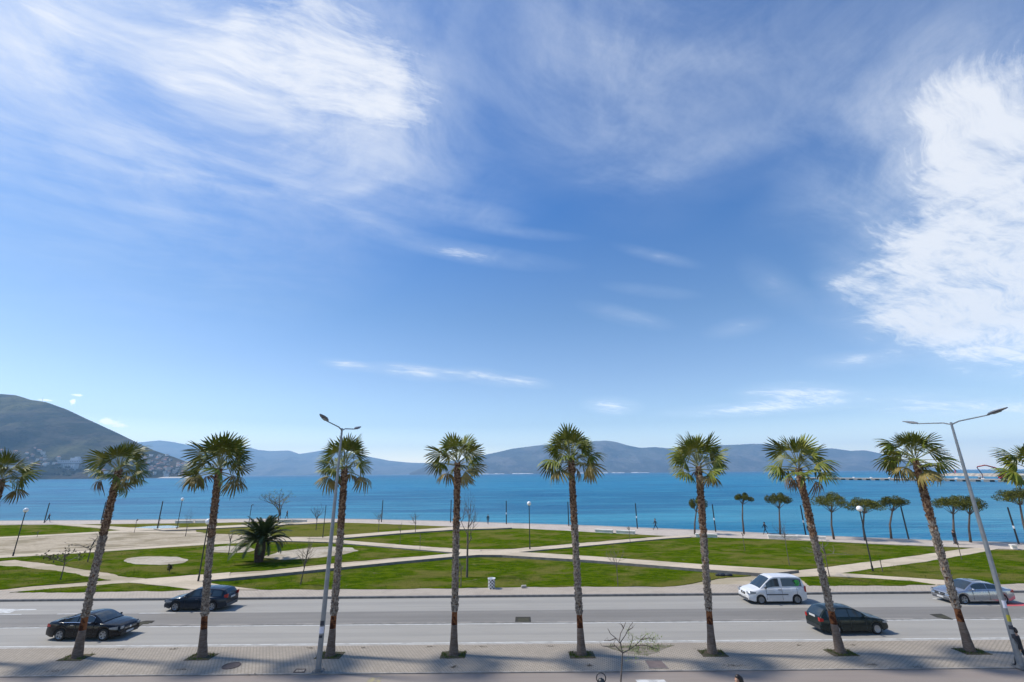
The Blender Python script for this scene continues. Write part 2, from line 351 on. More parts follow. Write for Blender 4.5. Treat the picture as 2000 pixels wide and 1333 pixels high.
def mat_lawn(name, dry):
    m = bpy.data.materials.new(name); m.use_nodes = True; t = m.node_tree; b = t.nodes['Principled BSDF']
    b.inputs['Roughness'].default_value = .8; b.inputs['Specular IOR Level'].default_value = 0.0
    V = N(t, 'ShaderNodeTexCoord').outputs['Object']
    n1 = noise(t, mapping(t, V, scale=(.5, .8, 1)), .35, 6, .6, .4).outputs[0]; n2 = noise(t, mapping(t, V, scale=(.55, 1.2, 1)), 1.6, 7, .75).outputs[0]; n3 = noise(t, V, 14, 4, .8).outputs[0]
    c = mixc(t, mrange(t, n2, .38, .62), (.036, .078, .002), (.098, .140, .006))
    c = mixc(t, mth(t, 'MULTIPLY', mrange(t, n1, .46 - dry * .15, .62 - dry * .12), .7), c, (.175, .152, .045))
    n4 = noise(t, mapping(t, V, scale=(.7, 1.3, 1)), .9, 6, .7, .5).outputs[0]
    c = mixc(t, mth(t, 'MULTIPLY', mrange(t, n4, .56, .68), .5), c, (.14, .14, .04))
    n5 = noise(t, V, .55, 7, .75, .6).outputs[0]
    c = mixc(t, mth(t, 'MULTIPLY', mrange(t, n5, .60, .68), .6), c, (.22, .18, .10))
    c = mixc(t, mth(t, 'MULTIPLY', mrange(t, n3, .48, .66), .6), c, (.020, .040, .002)); L(t, c, b.inputs['Base Color'])
    bp = N(t, 'ShaderNodeBump'); bp.inputs['Strength'].default_value = .9; bp.inputs['Distance'].default_value = .1
    L(t, mth(t, 'ADD', n3, n2), bp.inputs['Height']); L(t, bp.outputs[0], b.inputs['Normal'])
    return m
m_lawn = mat_lawn('lawn_grass', 0); m_lawn_dry = mat_lawn('lawn_dry', 1.0)
m_blade = M_('grass_blade', (.062, .105, .010), .8, spec=.1, col2=(.11, .13, .025), ns=.8, rnd=0)

# ------------------------------------------------------------------ ground, roads
def resample(pts, step, jit, seed=0):
    out = []; rnd = random.Random(seed)
    for i, p in enumerate(pts):
        q = pts[(i + 1) % len(pts)]; d = (q - p).length; n = max(1, int(d / step))
        for k in range(n):
            a = p.lerp(q, k / n); nn = Vector((q.y - p.y, p.x - q.x, 0)); nn = nn / max(nn.length, 1e-6)
            j = (mn.noise(Vector((a.x * .45, a.y * .45, seed))) * 1.2 + mn.noise(Vector((a.x * 1.7, a.y * 1.7, seed))) * .6) * jit
            out.append(a + nn * j)
    return out
def prism(name, pts, ztop, h, mat, parent=None, side=None):
    bm = bmesh.new(); vt = [bm.verts.new((p[0], p[1], ztop)) for p in pts]; vb = [bm.verts.new((p[0], p[1], ztop - h)) for p in pts]
    f = bm.faces.new(vt); f.normal_update()
    if f.normal.z < 0: f.normal_flip()
    n = len(pts)
    for i in range(n):
        g = bm.faces.new((vt[i], vt[(i + 1) % n], vb[(i + 1) % n], vb[i])); g.material_index = 1 if side else 0
    bmesh.ops.triangulate(bm, faces=[f])
    bmesh.ops.recalc_face_normals(bm, faces=bm.faces[:])
    me = bpy.data.meshes.new(name); bm.to_mesh(me); bm.free(); me.materials.append(mat)
    if side: me.materials.append(side)
    return link(name, me, parent)
def struct(o): o['kind'] = 'structure'; return o
def rect(x0, y0, x1, y1): return [Vector((x0, y0, 0)), Vector((x1, y0, 0)), Vector((x1, y1, 0)), Vector((x0, y1, 0))]

SH = [(-700, 1024), (-300, 1020), (0, 1018), (200, 1017), (400, 1015), (600, 1014), (700, 1015), (860, 1018.5), (1000, 1023), (1160, 1028), (1300, 1034), (1400, 1038), (1540, 1045), (1700, 1052), (1850, 1058), (2000, 1062), (2400, 1082), (2700, 1097)]
shore = [G(x, y, .15) for x, y in SH]
struct(prism('ground', [Vector((-420, -60, 0)), Vector((300, -60, 0))] + list(reversed([p + Vector((0, -.3, 0)) for p in shore])) + [Vector((-420, shore[0].y, 0))], -.03, 1.7, m_dirt))
Yk0, Yw0, Yw1, Ym0, Ym1, Yk1, Yp = 29.72, 30.05, 33.48, 33.70, 36.33, 39.92, 42.85
struct(prism('road', rect(-130, 29.5, 130, 40.1), 0.0, .05, m_road))
struct(prism('median_strip', resample(rect(-130, Ym0 + .1, 130, Ym1), 1.2, .04, 3), .012, .04, m_median))
mk = M_('worn_road_paint', (.56, .56, .54), .7, spec=.2, col2=(.36, .355, .34), ns=3.5, thr=(.46, .6), stretch=(.5, 2, 1))
def stripe(x0, x1, y, w=.13, name='road_marking', z=.0045):
    return struct(prism(name, [Vector((x0, y - w / 2, 0)), Vector((x1, y - w / 2, 0)), Vector((x1, y + w / 2, 0)), Vector((x0, y + w / 2, 0))], z, .003, mk))
stripe(-130, 130, 30.03, .12); stripe(-130, 130, 33.43, .13)
# broken centre-side line of the far lane and the arrows
stripe(-60, G(33, 1203).x, 36.45, .11); stripe(G(108, 1201).x, G(150, 1201).x, 36.45, .11); stripe(G(268, 1200).x, G(345, 1197).x, 36.45, .11)
a0 = G(1800, 1182); stripe(G(1862, 1183).x, G(1935, 1183).x, a0.y, .22)
ar = [(-5, 1189.5), (30, 1190), (70, 1190), (72, 1191.5), (30, 1193), (18, 1198), (-5, 1198)]
struct(prism('road_marking', [G(x, y) for x, y in ar], .0045, .003, mk))
struct(prism('road_marking', [G(x, y) for x, y in [(1820, 1169), (1838, 1168.5), (1842, 1171.5), (1828, 1171)]], .0045, .003, mk))
m_red = M_('red_road_paint', (.55, .06, .08), .7, col2=(.45, .10, .10), ns=4)
struct(prism('road_marking', [G(x, y) for x, y in [(1966, 1178), (2060, 1178), (2060, 1186), (1964, 1185)]], .0045, .003, m_red))
# old concrete margin between the median and the near lane
struct(prism('median_edge', resample(rect(-130, 33.56, 130, 33.80), .9, .05, 9), .022, .04, M_('worn_edging', (.27, .25, .225), .9, col2=(.19, .18, .165), ns=1.2, thr=(.4, .6))))
struct(prism('kerb', rect(-130, 39.92, 130, 40.12), .145, .2, m_concdark))
struct(prism('kerb', rect(-130, 29.62, 130, 29.80), .035, .12, m_conc))
struct(prism('far_pavement', rect(-130, 40.12, 130, 42.95), .14, .2, m_pave2))
struct(prism('near_pavement', rect(-60, 25.95, 60, 29.62), .04, .12, m_pave))
struct(prism('kerb', rect(-60, 25.84, 60, 25.95), .045, .12, M_('low_kerb', (.31, .28, .245), .9, col2=(.22, .2, .18), ns=2)))
struct(prism('cycle_lane', rect(-60, -30, 60, 25.84), .0, .05, m_cycle))
struct(prism('road_marking', [G(x, y) for x, y in [(1241, 1328), (1297, 1328), (1320, 1352), (1258, 1352)]], .0045, .003, mk))
m_yel = M_('faded_yellow_paint', (.30, .26, .14), .8, col2=(.2, .17, .15), ns=5)
struct(prism('road_marking', resample([G(x, y) for x, y in [(722, 1324), (745, 1324), (742, 1333), (716, 1333)]], .1, .05, 5), .0045, .003, m_yel))
# park ground slab and promenade
prom_in = [(-700, 1036), (0, 1025), (200, 1024), (400, 1022), (600, 1020), (700, 1022), (860, 1028), (1000, 1032), (1160, 1040), (1300, 1047), (1400, 1050), (1540, 1054), (1700, 1062), (1850, 1068), (2000, 1074), (2400, 1096)]
ZP = .12
struct(prism('park_ground', [Vector((-400, 42.95, 0)), Vector((130, 42.95, 0))] + [G(x, y, ZP) for x, y in reversed(SH[:-1])] + [Vector((-400, shore[0].y, 0))], ZP, .25, m_dirt))
pr = [G(x, y, .17) for x, y in prom_in]
struct(prism('promenade', pr + list(reversed([p for p in shore[:-1]])), .17, 1.9, m_prom, side=m_concdark))
struct(prism('sea_wall', [p + Vector((0, .55, 0)) for p in shore[:-1]] + [p + Vector((0, .02, 0)) for p in reversed(shore[:-1])], .22, 1.9, m_conc))

LAWNS = [
    ('lawn', [(-500, 1036), (0, 1026), (110, 1025.5), (235, 1036), (120, 1043), (0, 1049), (-500, 1072)], m_lawn),
    ('lawn', [(150, 1024.5), (400, 1022), (540, 1019), (600, 1019.5), (560, 1022.5), (400, 1030), (330, 1031), (250, 1030)], m_lawn_dry),
    ('lawn', [(380, 1033.5), (460, 1030.5), (560, 1025), (640, 1021), (700, 1022), (760, 1024), (870, 1028.5), (885, 1030), (760, 1038.5), (640, 1048), (560, 1048.5), (450, 1043.5), (385, 1041)], m_lawn_dry),
    ('lawn', [(-400, 1118), (15, 1089), (150, 1081), (300, 1071), (416, 1063), (560, 1058), (640, 1060), (760, 1070), (885, 1082), (760, 1090), (640, 1101), (520, 1114), (400, 1121), (290, 1129), (250, 1127), (200, 1117), (110, 1103), (30, 1093), (-50, 1100), (-400, 1125)], m_lawn),
    ('lawn', [(-400, 1110), (-50, 1101), (0, 1105), (60, 1109), (130, 1118), (180, 1128), (216, 1133), (180, 1136), (60, 1145), (0, 1151), (-400, 1165)], m_lawn),
    ('lawn', [(20, 1157), (130, 1147), (250, 1139), (300, 1143), (372, 1152), (340, 1153.5), (150, 1157)], m_lawn),
    ('lawn', [(390, 1137), (520, 1128), (780, 1101), (880, 1092), (935, 1086), (980, 1087), (1160, 1097), (1380, 1115), (1490, 1121.5), (1400, 1131), (1320, 1145), (1140, 1146), (1000, 1147), (780, 1150.5), (510, 1151.5), (430, 1142)], m_lawn),
    ('lawn', [(650, 1052), (780, 1042), (900, 1034.5), (960, 1032), (1020, 1032.5), (1160, 1040), (1300, 1047), (1160, 1058), (1000, 1071.5), (920, 1073), (880, 1070), (760, 1062), (650, 1053.5)], m_lawn),
    ('lawn', [(1008, 1078.5), (1160, 1066), (1345, 1050), (1400, 1050), (1500, 1054), (1600, 1058), (1700, 1063), (1800, 1067), (1905, 1071), (1870, 1075), (1780, 1087), (1700, 1097), (1600, 1110), (1550, 1114), (1480, 1110), (1380, 1104), (1160, 1089), (1060, 1082)], m_lawn),
    ('lawn', [(1640, 1120), (1700, 1111), (1780, 1101), (1840, 1092), (1900, 1082), (1945, 1074), (2000, 1075), (2400, 1097), (2500, 1138), (2000, 1140), (1900, 1140), (1860, 1133), (1780, 1129), (1700, 1123)], m_lawn),
    ('lawn', [(1555, 1128), (1600, 1125), (1660, 1127), (1780, 1134), (1832, 1142), (1700, 1144), (1580, 1144)], m_lawn),
]
blade_polys = []
for i, (nm, pp, mt) in enumerate(LAWNS):
    pts = [G(x, y, .17) for x, y in pp]
    jp = resample(pts, .4, .24, i + 1); struct(prism(nm, jp, .17 + .002 * (i % 3), .08, mt)); blade_polys.append(pts)
# building sand circles
def ell(cx, cy, rx, ry, n=40): return [G(cx + rx * cos(2 * pi * k / n), cy + ry * sin(2 * pi * k / n), .2) for k in range(n)]
struct(prism('sand_patch', resample(ell(305, 1095, 64, 8.3), .4, .32, 31), .195, .08, m_sand))
struct(prism('sand_patch', resample(ell(450, 1073.5, 44, 7), .4, .35, 32), .195, .08, m_sand))
struct(prism('sand_patch', resample([G(x, y, .2) for x, y in [(512, 1089), (545, 1078), (600, 1070), (650, 1068), (690, 1070), (700, 1076), (660, 1085), (600, 1092), (555, 1094)]], .4, .4, 33), .195, .08, m_sand))
struct(prism('bare_earth', resample([G(x, y, .15) for x, y in [(-300, 1062), (0, 1051), (200, 1041), (255, 1037), (400, 1041), (455, 1047), (450, 1056), (400, 1060), (200, 1073), (0, 1084), (-300, 1102)]], .8, .2, 34), .15, .05, mat_dirt('churned_earth', (.42, .35, .25), (.31, .25, .17), (.20, .16, .085))))
m_pud = M_('puddle_water', (.10, .11, .11), .05, spec=1.0)
struct(prism('puddle', resample([G(x, y, .2) for x, y in [(262, 1031), (290, 1028), (330, 1026.5), (350, 1028), (340, 1032), (300, 1035), (270, 1035)]], .5, .12, 35), .185, .06, m_pud))

# paths: raised slabs with a retaining edge facing the road, and flush screed strips
ZR = .42
def slab(name, pp, z, h, mat, side=None, jit=.0, seed=1):
    pts = [G(x, y, z) for x, y in pp]
    if jit: pts = resample(pts, .8, jit, seed)
    return struct(prism(name, pts, z, h, mat, side=side))
slab('path', [(448, 1124.5), (520, 1118), (640, 1106), (780, 1091), (880, 1081.5), (935, 1077), (960, 1077), (1050, 1080), (1160, 1087), (1380, 1103), (1480, 1109), (1560, 1114), (1500, 1121), (1380, 1112.5), (1160, 1095), (980, 1084.5), (935, 1084), (880, 1088), (780, 1097), (640, 1111), (520, 1123), (448, 1129.5)], ZR, .5, m_path, m_concdark)
rp = [G(398, 1128.5, .18), G(398, 1134.5, .18), G(449, 1129.5, ZR), G(449, 1124.5, ZR)]
rq = [Vector((p.x, p.y, .02)) for p in rp]
struct(link('path', mesh('path', rp + rq, [(0, 1, 2, 3), (1, 5, 6, 2), (0, 4, 5, 1), (3, 7, 4, 0)], [m_path, m_concdark], [0, 1, 1, 1])))
slab('path', [(280, 1131), (400, 1122), (450, 1118), (450, 1129), (395, 1136), (432, 1143), (505, 1152), (380, 1152), (300, 1142), (250, 1138)], .19, .1, m_path, jit=.1, seed=8)
slab('path', [(935, 1077.5), (1000, 1073), (1160, 1060), (1300, 1048), (1345, 1046), (1350, 1049), (1300, 1052), (1160, 1065), (1050, 1075), (1000, 1080), (955, 1080)], .30, .3, m_path, m_concdark)
slab('path', [(560, 1049.5), (640, 1053), (760, 1062.5), (880, 1072), (940, 1074), (935, 1081), (880, 1079), (760, 1069), (640, 1059), (560, 1057), (470, 1058), (470, 1052)], .30, .3, m_path, m_concdark)
slab('path', [(600, 1052), (640, 1048), (760, 1038.5), (880, 1030), (960, 1030), (1000, 1031), (960, 1033), (900, 1034), (780, 1042), (650, 1053)], .36, .4, m_path, m_concdark)
slab('path', [(300, 1033), (400, 1029), (560, 1021), (640, 1018.5), (660, 1020), (560, 1025), (460, 1030), (380, 1034), (320, 1036)], .32, .35, m_path, m_concdark)
slab('path', [(110, 1024.5), (150, 1024), (250, 1030.5), (330, 1034), (250, 1037.5), (200, 1032)], .20, .2, m_path)
slab('path', [(1545, 1116), (1600, 1110), (1700, 1097), (1780, 1087), (1870, 1074), (1905, 1070), (1950, 1072), (1900, 1082), (1840, 1092), (1780, 1101), (1700, 1111), (1640, 1120), (1700, 1123), (1780, 1129), (1880, 1136), (1890, 1143), (1830, 1142), (1780, 1134.5), (1660, 1127.5), (1600, 1125), (1540, 1128)], .19, .15, m_path, jit=.12, seed=4)
slab('path', [(-300, 1096), (0, 1084), (200, 1074), (400, 1060), (455, 1056), (560, 1056), (416, 1063.5), (300, 1071), (150, 1081), (15, 1089), (-300, 1112)], .19, .15, m_path, jit=.1, seed=6)
slab('path', [(-300, 1050), (0, 1049), (120, 1043), (240, 1036), (400, 1040), (380, 1042), (255, 1039), (120, 1046), (0, 1052), (-300, 1062)], .18, .15, m_path, jit=.1, seed=7)

# grass blades spread over the nearer lawns
def pip(x, y, poly):
    c = False; j = len(poly) - 1
    for i in range(len(poly)):
        a, b = poly[i], poly[j]
        if (a.y > y) != (b.y > y) and x < (b.x - a.x) * (y - a.y) / (b.y - a.y) + a.x: c = not c
        j = i
    return c
rg = random.Random(5); gv = []; gf = []
for poly in blade_polys:
    x0, x1 = max(min(p.x for p in poly), -70), min(max(p.x for p in poly), 70); y0, y1 = min(p.y for p in poly), min(max(p.y for p in poly), 72)
    if y1 <= y0 or x1 <= x0: continue
    n = int((x1 - x0) * (y1 - y0) * 26)
    for _ in range(min(n, 42000)):
        x, y = rg.uniform(x0, x1), rg.uniform(y0, y1)
        if rg.random() > (45 / max(y, 45)) ** 1.5: continue
        if mn.noise(Vector((x * .5, y * .5, 2))) + rg.uniform(-.35, .35) < -.05: continue
        if not pip(x, y, poly): continue
        if abs((x - G(305, 1095).x)) < 5 and abs(y - G(305, 1095).y) < 5.5: continue
        a = rg.uniform(0, pi); w = rg.uniform(.02, .05); h = rg.uniform(.02, .065); lx, ly = rg.uniform(-.06, .06), rg.uniform(-.06, .06)
        b = len(gv); gv += [(x - w * cos(a), y - w * sin(a), .165), (x + w * cos(a), y + w * sin(a), .165), (x + lx, y + ly, .17 + h)]; gf.append((b, b + 1, b + 2))
tag(link('grass', mesh('grass', gv, gf, m_blade)), 'short green grass growing over the park lawns', 'grass', kind='stuff')
# drain holes broken in the median, manholes and frames
m_hole_shade = M_('hole_shade', (.03, .027, .02), 1)
def pit(pp, lab, inner=(.12, .11, .06)):
    t = thing('drain_hole', lab, 'drain hole', G(*pp[0]))
    def P2(q): return [G(x, y) - Vector(t.location) for x, y in q]
    pts = P2(pp); cx = sum((p for p in pts), Vector()) / len(pts)
    o = prism('opening', pts, .030, .012, m_hole_shade, t)  # flat dark sheet on the surface: the hole's inner shade painted as colour
    sm = [cx + (p - cx) * .72 + Vector((.03, -.16, 0)) for p in pts]
    prism('weeds', sm, .033, .01, M_('pit_weeds', (.055, .05, .03), 1, col2=(.03, .03, .015), ns=6), t)
    return t
pit([(1007, 1206), (1036, 1206), (1037, 1216), (1006, 1216)], 'rectangular drain opening in the dark median, nearest the middle palms')
pit([(262, 1224), (272, 1216), (285, 1213.5), (302, 1213.5), (296, 1218), (282, 1218), (270, 1226)], 'ragged hole in the median just ahead of the black coupe')
pit([(1816, 1201), (1838, 1200), (1848, 1204), (1862, 1211), (1845, 1210), (1830, 1207)], 'broken drain opening with weeds beside the silver sedan')
def lathe(mb, prof, n=20, c=(0, 0, 0)):
    vs = []; fs = []
    for r, z in prof:
        for k in range(n): vs.append((c[0] + r * cos(2 * pi * k / n), c[1] + r * sin(2 * pi * k / n), c[2] + z))
    for i in range(len(prof) - 1):
        for k in range(n): fs.append((i * n + k, i * n + (k + 1) % n, (i + 1) * n + (k + 1) % n, (i + 1) * n + k))
    fs.append(tuple((len(prof) - 1) * n + k for k in range(n))); mb.add(vs, fs)
mb = MB(); lathe(mb, [(.44, .0), (.44, .02), (.40, .025), (.40, .012), (.36, .018)], 24)
o = mb.build('manhole_cover', m_iron, loc=G(452, 1301, .04)); tag(o, 'round rusty manhole cover in the pavement near the grey street lamp', 'manhole')
t = thing('inspection_cover', 'rectangular brown inspection cover below the leafy young tree', 'cover', G(1284, 1298, .04))
pp = [G(x, y, .04) - Vector(t.location) for x, y in [(1260, 1291), (1292, 1291), (1306, 1306), (1268, 1306)]]
prism('cover_plate', pp, .014, .012, M_('brown_plate', (.15, .115, .105), .8, col2=(.12, .09, .085), ns=4), t)
mb = MB()
for i in range(4): a, b = pp[i], pp[(i + 1) % 4]; mb.tube([a + Vector((0, 0, .012)), b + Vector((0, 0, .012))], .02, 4)
mb.build('cover_frame', m_concdark, t)
t = thing('inspection_cover', 'small paved inspection frame at the foot of the grey street lamp', 'cover', G(585, 1311, .04))
pp = [G(x, y, .04) - Vector(t.location) for x, y in [(579, 1308), (597, 1308), (594, 1314), (573, 1314)]]
mb = MB()
for i in range(4): a, b = pp[i], pp[(i + 1) % 4]; mb.tube([a + Vector((0, 0, .012)), b + Vector((0, 0, .012))], .022, 4)
mb.build('cover_frame', m_iron, t); prism('cover_plate', pp, .006, .005, m_pave, t)

# leaf litter and dirt specks lying on the near pavement
rl = random.Random(21); lv_ = []; lf_ = []
for x, y, n, sx_, sy_ in [(105, 1311, 26, .22, .08), (360, 1308, 40, .25, .08), (338, 1268, 26, .16, .04), (236, 1269, 18, .14, .04), (608, 1266, 22, .15, .04), (708, 1266, 16, .12, .04), (840, 1263.5, 20, .14, .04), (940, 1263.5, 20, .14, .04), (1075, 1262.5, 20, .14, .04), (886, 1303, 34, .08, .07), (1152, 1300, 34, .07, .07), (1430, 1300, 44, .25, .08), (1700, 1298, 36, .22, .07), (1560, 1260.5, 18, .14, .04), (1664, 1260.5, 18, .14, .04), (1790, 1303, 20, .2, .06), (500, 1318, 12, .3, .1), (1370, 1268, 16, .3, .1)]:
    c = G(x, y, .05)
    for _ in range(n):
        p = c + Vector((rl.gauss(0, sx_), rl.gauss(0, sy_), rl.uniform(0, .02))); a = rl.uniform(0, pi); r_ = rl.uniform(.02, .05); k = len(lv_)
        lv_ += [p + Vector((cos(a) * r_, sin(a) * r_, 0)), p + Vector((-sin(a) * r_ * .5, cos(a) * r_ * .5, .01)), p - Vector((cos(a) * r_, sin(a) * r_, 0)), p + Vector((sin(a) * r_ * .5, -cos(a) * r_ * .5, .004))]; lf_.append((k, k + 1, k + 2, k + 3))
tag(link('leaf_litter', mesh('leaf_litter', lv_, lf_, M_('dry_litter', (.06, .045, .03), .9, col2=(.12, .09, .05), ns=6))), 'dry leaves and dirt scattered on the near pavement', 'litter', kind='stuff')

# ------------------------------------------------------------------ sea
def mat_sea():
    m = bpy.data.materials.new('sea_water'); m.use_nodes = True; t = m.node_tree; b = t.nodes['Principled BSDF']
    V = N(t, 'ShaderNodeTexCoord').outputs['Object']; s = N(t, 'ShaderNodeSeparateXYZ'); L(t, V, s.inputs[0])
    wv = noise(t, mapping(t, V, scale=(.004, .016, 1)), 1.0, 6, .62, .8).outputs[0]
    far = noise(t, mapping(t, V, scale=(.0006, .0035, 1)), 1.0, 5, .6, .5).outputs[0]
    inv = mth(t, 'DIVIDE', 100.0, mth(t, 'MAXIMUM', s.outputs[1], 60.0))      # 1 at the shore, 0 far out: depth of the bottom
    c = ramp(t, inv, [(0.0, (.001, .022, .085)), (.025, (.001, .034, .12)), (.06, (.001, .105, .24)), (.12, (.001, .165, .31)), (.45, (.001, .155, .32)), (.88, (.10, .36, .49)), (1.0, (.01, .18, .33))])
    c = mixc(t, mth(t, 'MULTIPLY', mrange(t, far, .42, .6), .6), c, (.001, .14, .25))
    c = mixc(t, mth(t, 'MULTIPLY', mrange(t, wv, .46, .62), .55), c, (.001, .070, .19))
    wl = noise(t, mapping(t, V, scale=(.018, .12, 1)), 1.0, 6, .68, .8).outputs[0]
    c = mixc(t, mth(t, 'MULTIPLY', mrange(t, wl, .48, .62), .65), c, (.05, .30, .43))
    # a little foam where the swell reaches the wall on the sunlit side of the bay
    fo = noise(t, mapping(t, V, rot=(0, 0, radians(28)), scale=(.10, .55, 1)), 1.0, 8, .72, 1.0).outputs[0]
    fx = mth(t, 'MULTIPLY', mrange(t, s.outputs[0], 20, 75), mrange(t, mth(t, 'ADD', s.outputs[1], mth(t, 'MULTIPLY', s.outputs[0], .45)), 150, 100))
    foam = mth(t, 'MULTIPLY', mrange(t, fo, .60, .70), mth(t, 'MULTIPLY', fx, .8))
    c = mixc(t, foam, c, (.62, .66, .68)); L(t, c, b.inputs['Base Color'])
    b.inputs['Roughness'].default_value = .38; b.inputs['IOR'].default_value = 1.33; b.inputs['Specular IOR Level'].default_value = .21
    w1 = noise(t, mapping(t, V, rot=(0, 0, radians(8)), scale=(.045, .50, 1)), 1.0, 6, .62, .6).outputs[0]
    w2 = noise(t, mapping(t, V, rot=(0, 0, radians(-6)), scale=(.2, 2.2, 1)), 1.0, 3, .5, .3).outputs[0]
    hgt = mth(t, 'ADD', mth(t, 'MULTIPLY', w1, 1.3), mth(t, 'MULTIPLY', w2, .22))
    bp = N(t, 'ShaderNodeBump'); bp.inputs['Strength'].default_value = 1.0; bp.inputs['Distance'].default_value = 1.3
    L(t, hgt, bp.inputs['Height']); L(t, bp.outputs[0], b.inputs['Normal'])
    return m
SEA = -1.25
struct(link('sea', mesh('sea', [(-25500, -2800, SEA), (25500, -2800, SEA), (25500, 19500, SEA), (-25500, 19500, SEA)], [(0, 1, 2, 3)], mat_sea())))

# ------------------------------------------------------------------ mountains
def interp(tab, x):
    if x <= tab[0][0]: return tab[0][1]
    for (a, b), (c, d) in zip(tab, tab[1:]):
        if x <= c: return b + (d - b) * (x - a) / (c - a)
    return tab[-1][1]
def ridge_fn(ridge, front, Yr, p, gully, seed, rough=1.0):
    def fn(x, t):
        y0 = interp(front, x); yr = interp(Yr, x) if isinstance(Yr, list) else Yr
        yy = interp(ridge, x); Y = y0 + (yr - y0) * t; top = WY(x, yy, yr); zr = max(top.z, 0) + 1.5
        a, b, c = ray(x, yy); X = a / b * Y
        if t <= 1: z = zr * (t ** p)
        else: z = zr * max(0, 1 - (t - 1) * 1.1)
        s = 1 / gully; v = Vector((X * s, Y * s * .55, seed))
        r = mn.fractal(v, 1.0, 2.1, 6) ; env = sin(pi * min(t, 1)) ** .8 if t < 1 else .15
        if t == 1: env = .03
        rd = 1 - abs(mn.noise(Vector((X * s * .8, Y * s * .3, seed + 7)))) * 2
        z += zr * rough * env * (.13 * r + .13 * (rd - .6))
        return Vector((X, Y, SEA - .4 + max(z, 0)))
    return fn
def ridge_mesh(name, fn, x0, x1, nx, nt_, mat, tmax=1.8):
    vs = []; fs = []
    for i in range(nx + 1):
        for j in range(nt_ + 1):
            t = tmax * j / nt_
            if abs(t - 1) < tmax / nt_ / 2: t = 1
            vs.append(fn(x0 + (x1 - x0) * i / nx, t))
    for i in range(nx):
        for j in range(nt_): a = i * (nt_ + 1) + j; fs.append((a, a + nt_ + 1, a + nt_ + 2, a + 1))
    me = mesh(name, vs, fs, mat, smooth=True); return struct(link(name, me))
def mat_hill(name, a, b2, c3, s, d3=None):
    m = bpy.data.materials.new(name); m.use_nodes = True; t = m.node_tree; b = t.nodes['Principled BSDF']
    b.inputs['Roughness'].default_value = .95; b.inputs['Specular IOR Level'].default_value = .1
    V = N(t, 'ShaderNodeTexCoord').outputs['Object']
    n1 = noise(t, mapping(t, V, scale=(1, .6, 1.8)), s, 8, .65, .3).outputs[0]; n2 = noise(t, V, s * 9, 6, .7).outputs[0]; n3 = noise(t, mapping(t, V, scale=(1, .5, 3)), s * .55, 5, .6).outputs[0]
    c = mixc(t, mrange(t, n1, .44, .58), a, b2); c = mixc(t, mth(t, 'MULTIPLY', mrange(t, n3, .5, .66), .8), c, c3)
    c = mixc(t, mth(t, 'MULTIPLY', mrange(t, n2, .45, .7), .6), c, (a[0] * .5, a[1] * .55, a[2] * .5)); L(t, c, b.inputs['Base Color'])
    nb = noise(t, V, s * 3.0, 7, .7, .3).outputs[0]; bp = N(t, 'ShaderNodeBump'); bp.inputs['Strength'].default_value = 1.0; bp.inputs['Distance'].default_value = .16 / s; L(t, nb, bp.inputs['Height']); L(t, bp.outputs[0], b.inputs['Normal'])
    return m
m_hill = mat_hill('scrub_hillside', (.006, .012, .008), (.060, .050, .038), (.125, .115, .045), .0042)
m_mtn = mat_hill('haze_tinted_mountain', (.050, .055, .062), (.135, .125, .12), (.10, .10, .085), .0016)  # rock grey tinted blue: some distance haze is put into the colour
R0 = [(-900, 800), (-500, 775), (-200, 764), (0, 770), (30, 772), (60, 782), (90, 786), (130, 800), (175, 821), (220, 842), (260, 861), (300, 880), (340, 893), (372, 905), (382, 918), (390, 928)]
hill = ridge_fn(R0, [(-900, 2100), (-300, 2500), (0, 2750), (300, 3000), (390, 3150)], [(-900, 3600), (0, 4100), (200, 3900), (300, 3600), (390, 3300)], 1.25, 380, 3.0, 1.5)
ridge_mesh('hill', hill, -900, 390, 240, 90, m_hill)
R1 = [(100, 880), (230, 868), (300, 861), (312, 860), (340, 864), (365, 869), (400, 868), (450, 872), (490, 875), (505, 879), (530, 881), (565, 880), (585, 887), (605, 884), (640, 878), (670, 881), (700, 888), (735, 895), (760, 900), (800, 904), (840, 905), (900, 912), (960, 920), (1000, 926)]
rg1 = ridge_fn(R1, [(100, 12500), (1000, 13800)], 17500, 1.1, 1500, 8.0, 1.4)
ridge_mesh('far_mountains', rg1, 100, 1000, 220, 40, m_mtn, 1.5)
R2 = [(800, 924), (830, 912), (850, 904), (880, 900), (905, 898), (930, 892), (965, 885), (1000, 877), (1030, 873), (1055, 870), (1090, 868), (1130, 865), (1160, 862), (1185, 861), (1205, 864), (1225, 870), (1250, 875), (1280, 873.5), (1305, 876), (1350, 873), (1400, 870), (1440, 869), (1470, 867), (1500, 868), (1550, 874), (1600, 877), (1625, 876), (1660, 881), (1690, 880), (1720, 886), (1760, 897), (1790, 905), (1815, 912), (1840, 917.5)]
rg2 = ridge_fn(R2, [(800, 9000), (1840, 9600)], 11200, 1.05, 900, 21.0, 1.7)
ridge_mesh('peninsula_mountains', rg2, 800, 1840, 260, 44, m_mtn, 1.5)
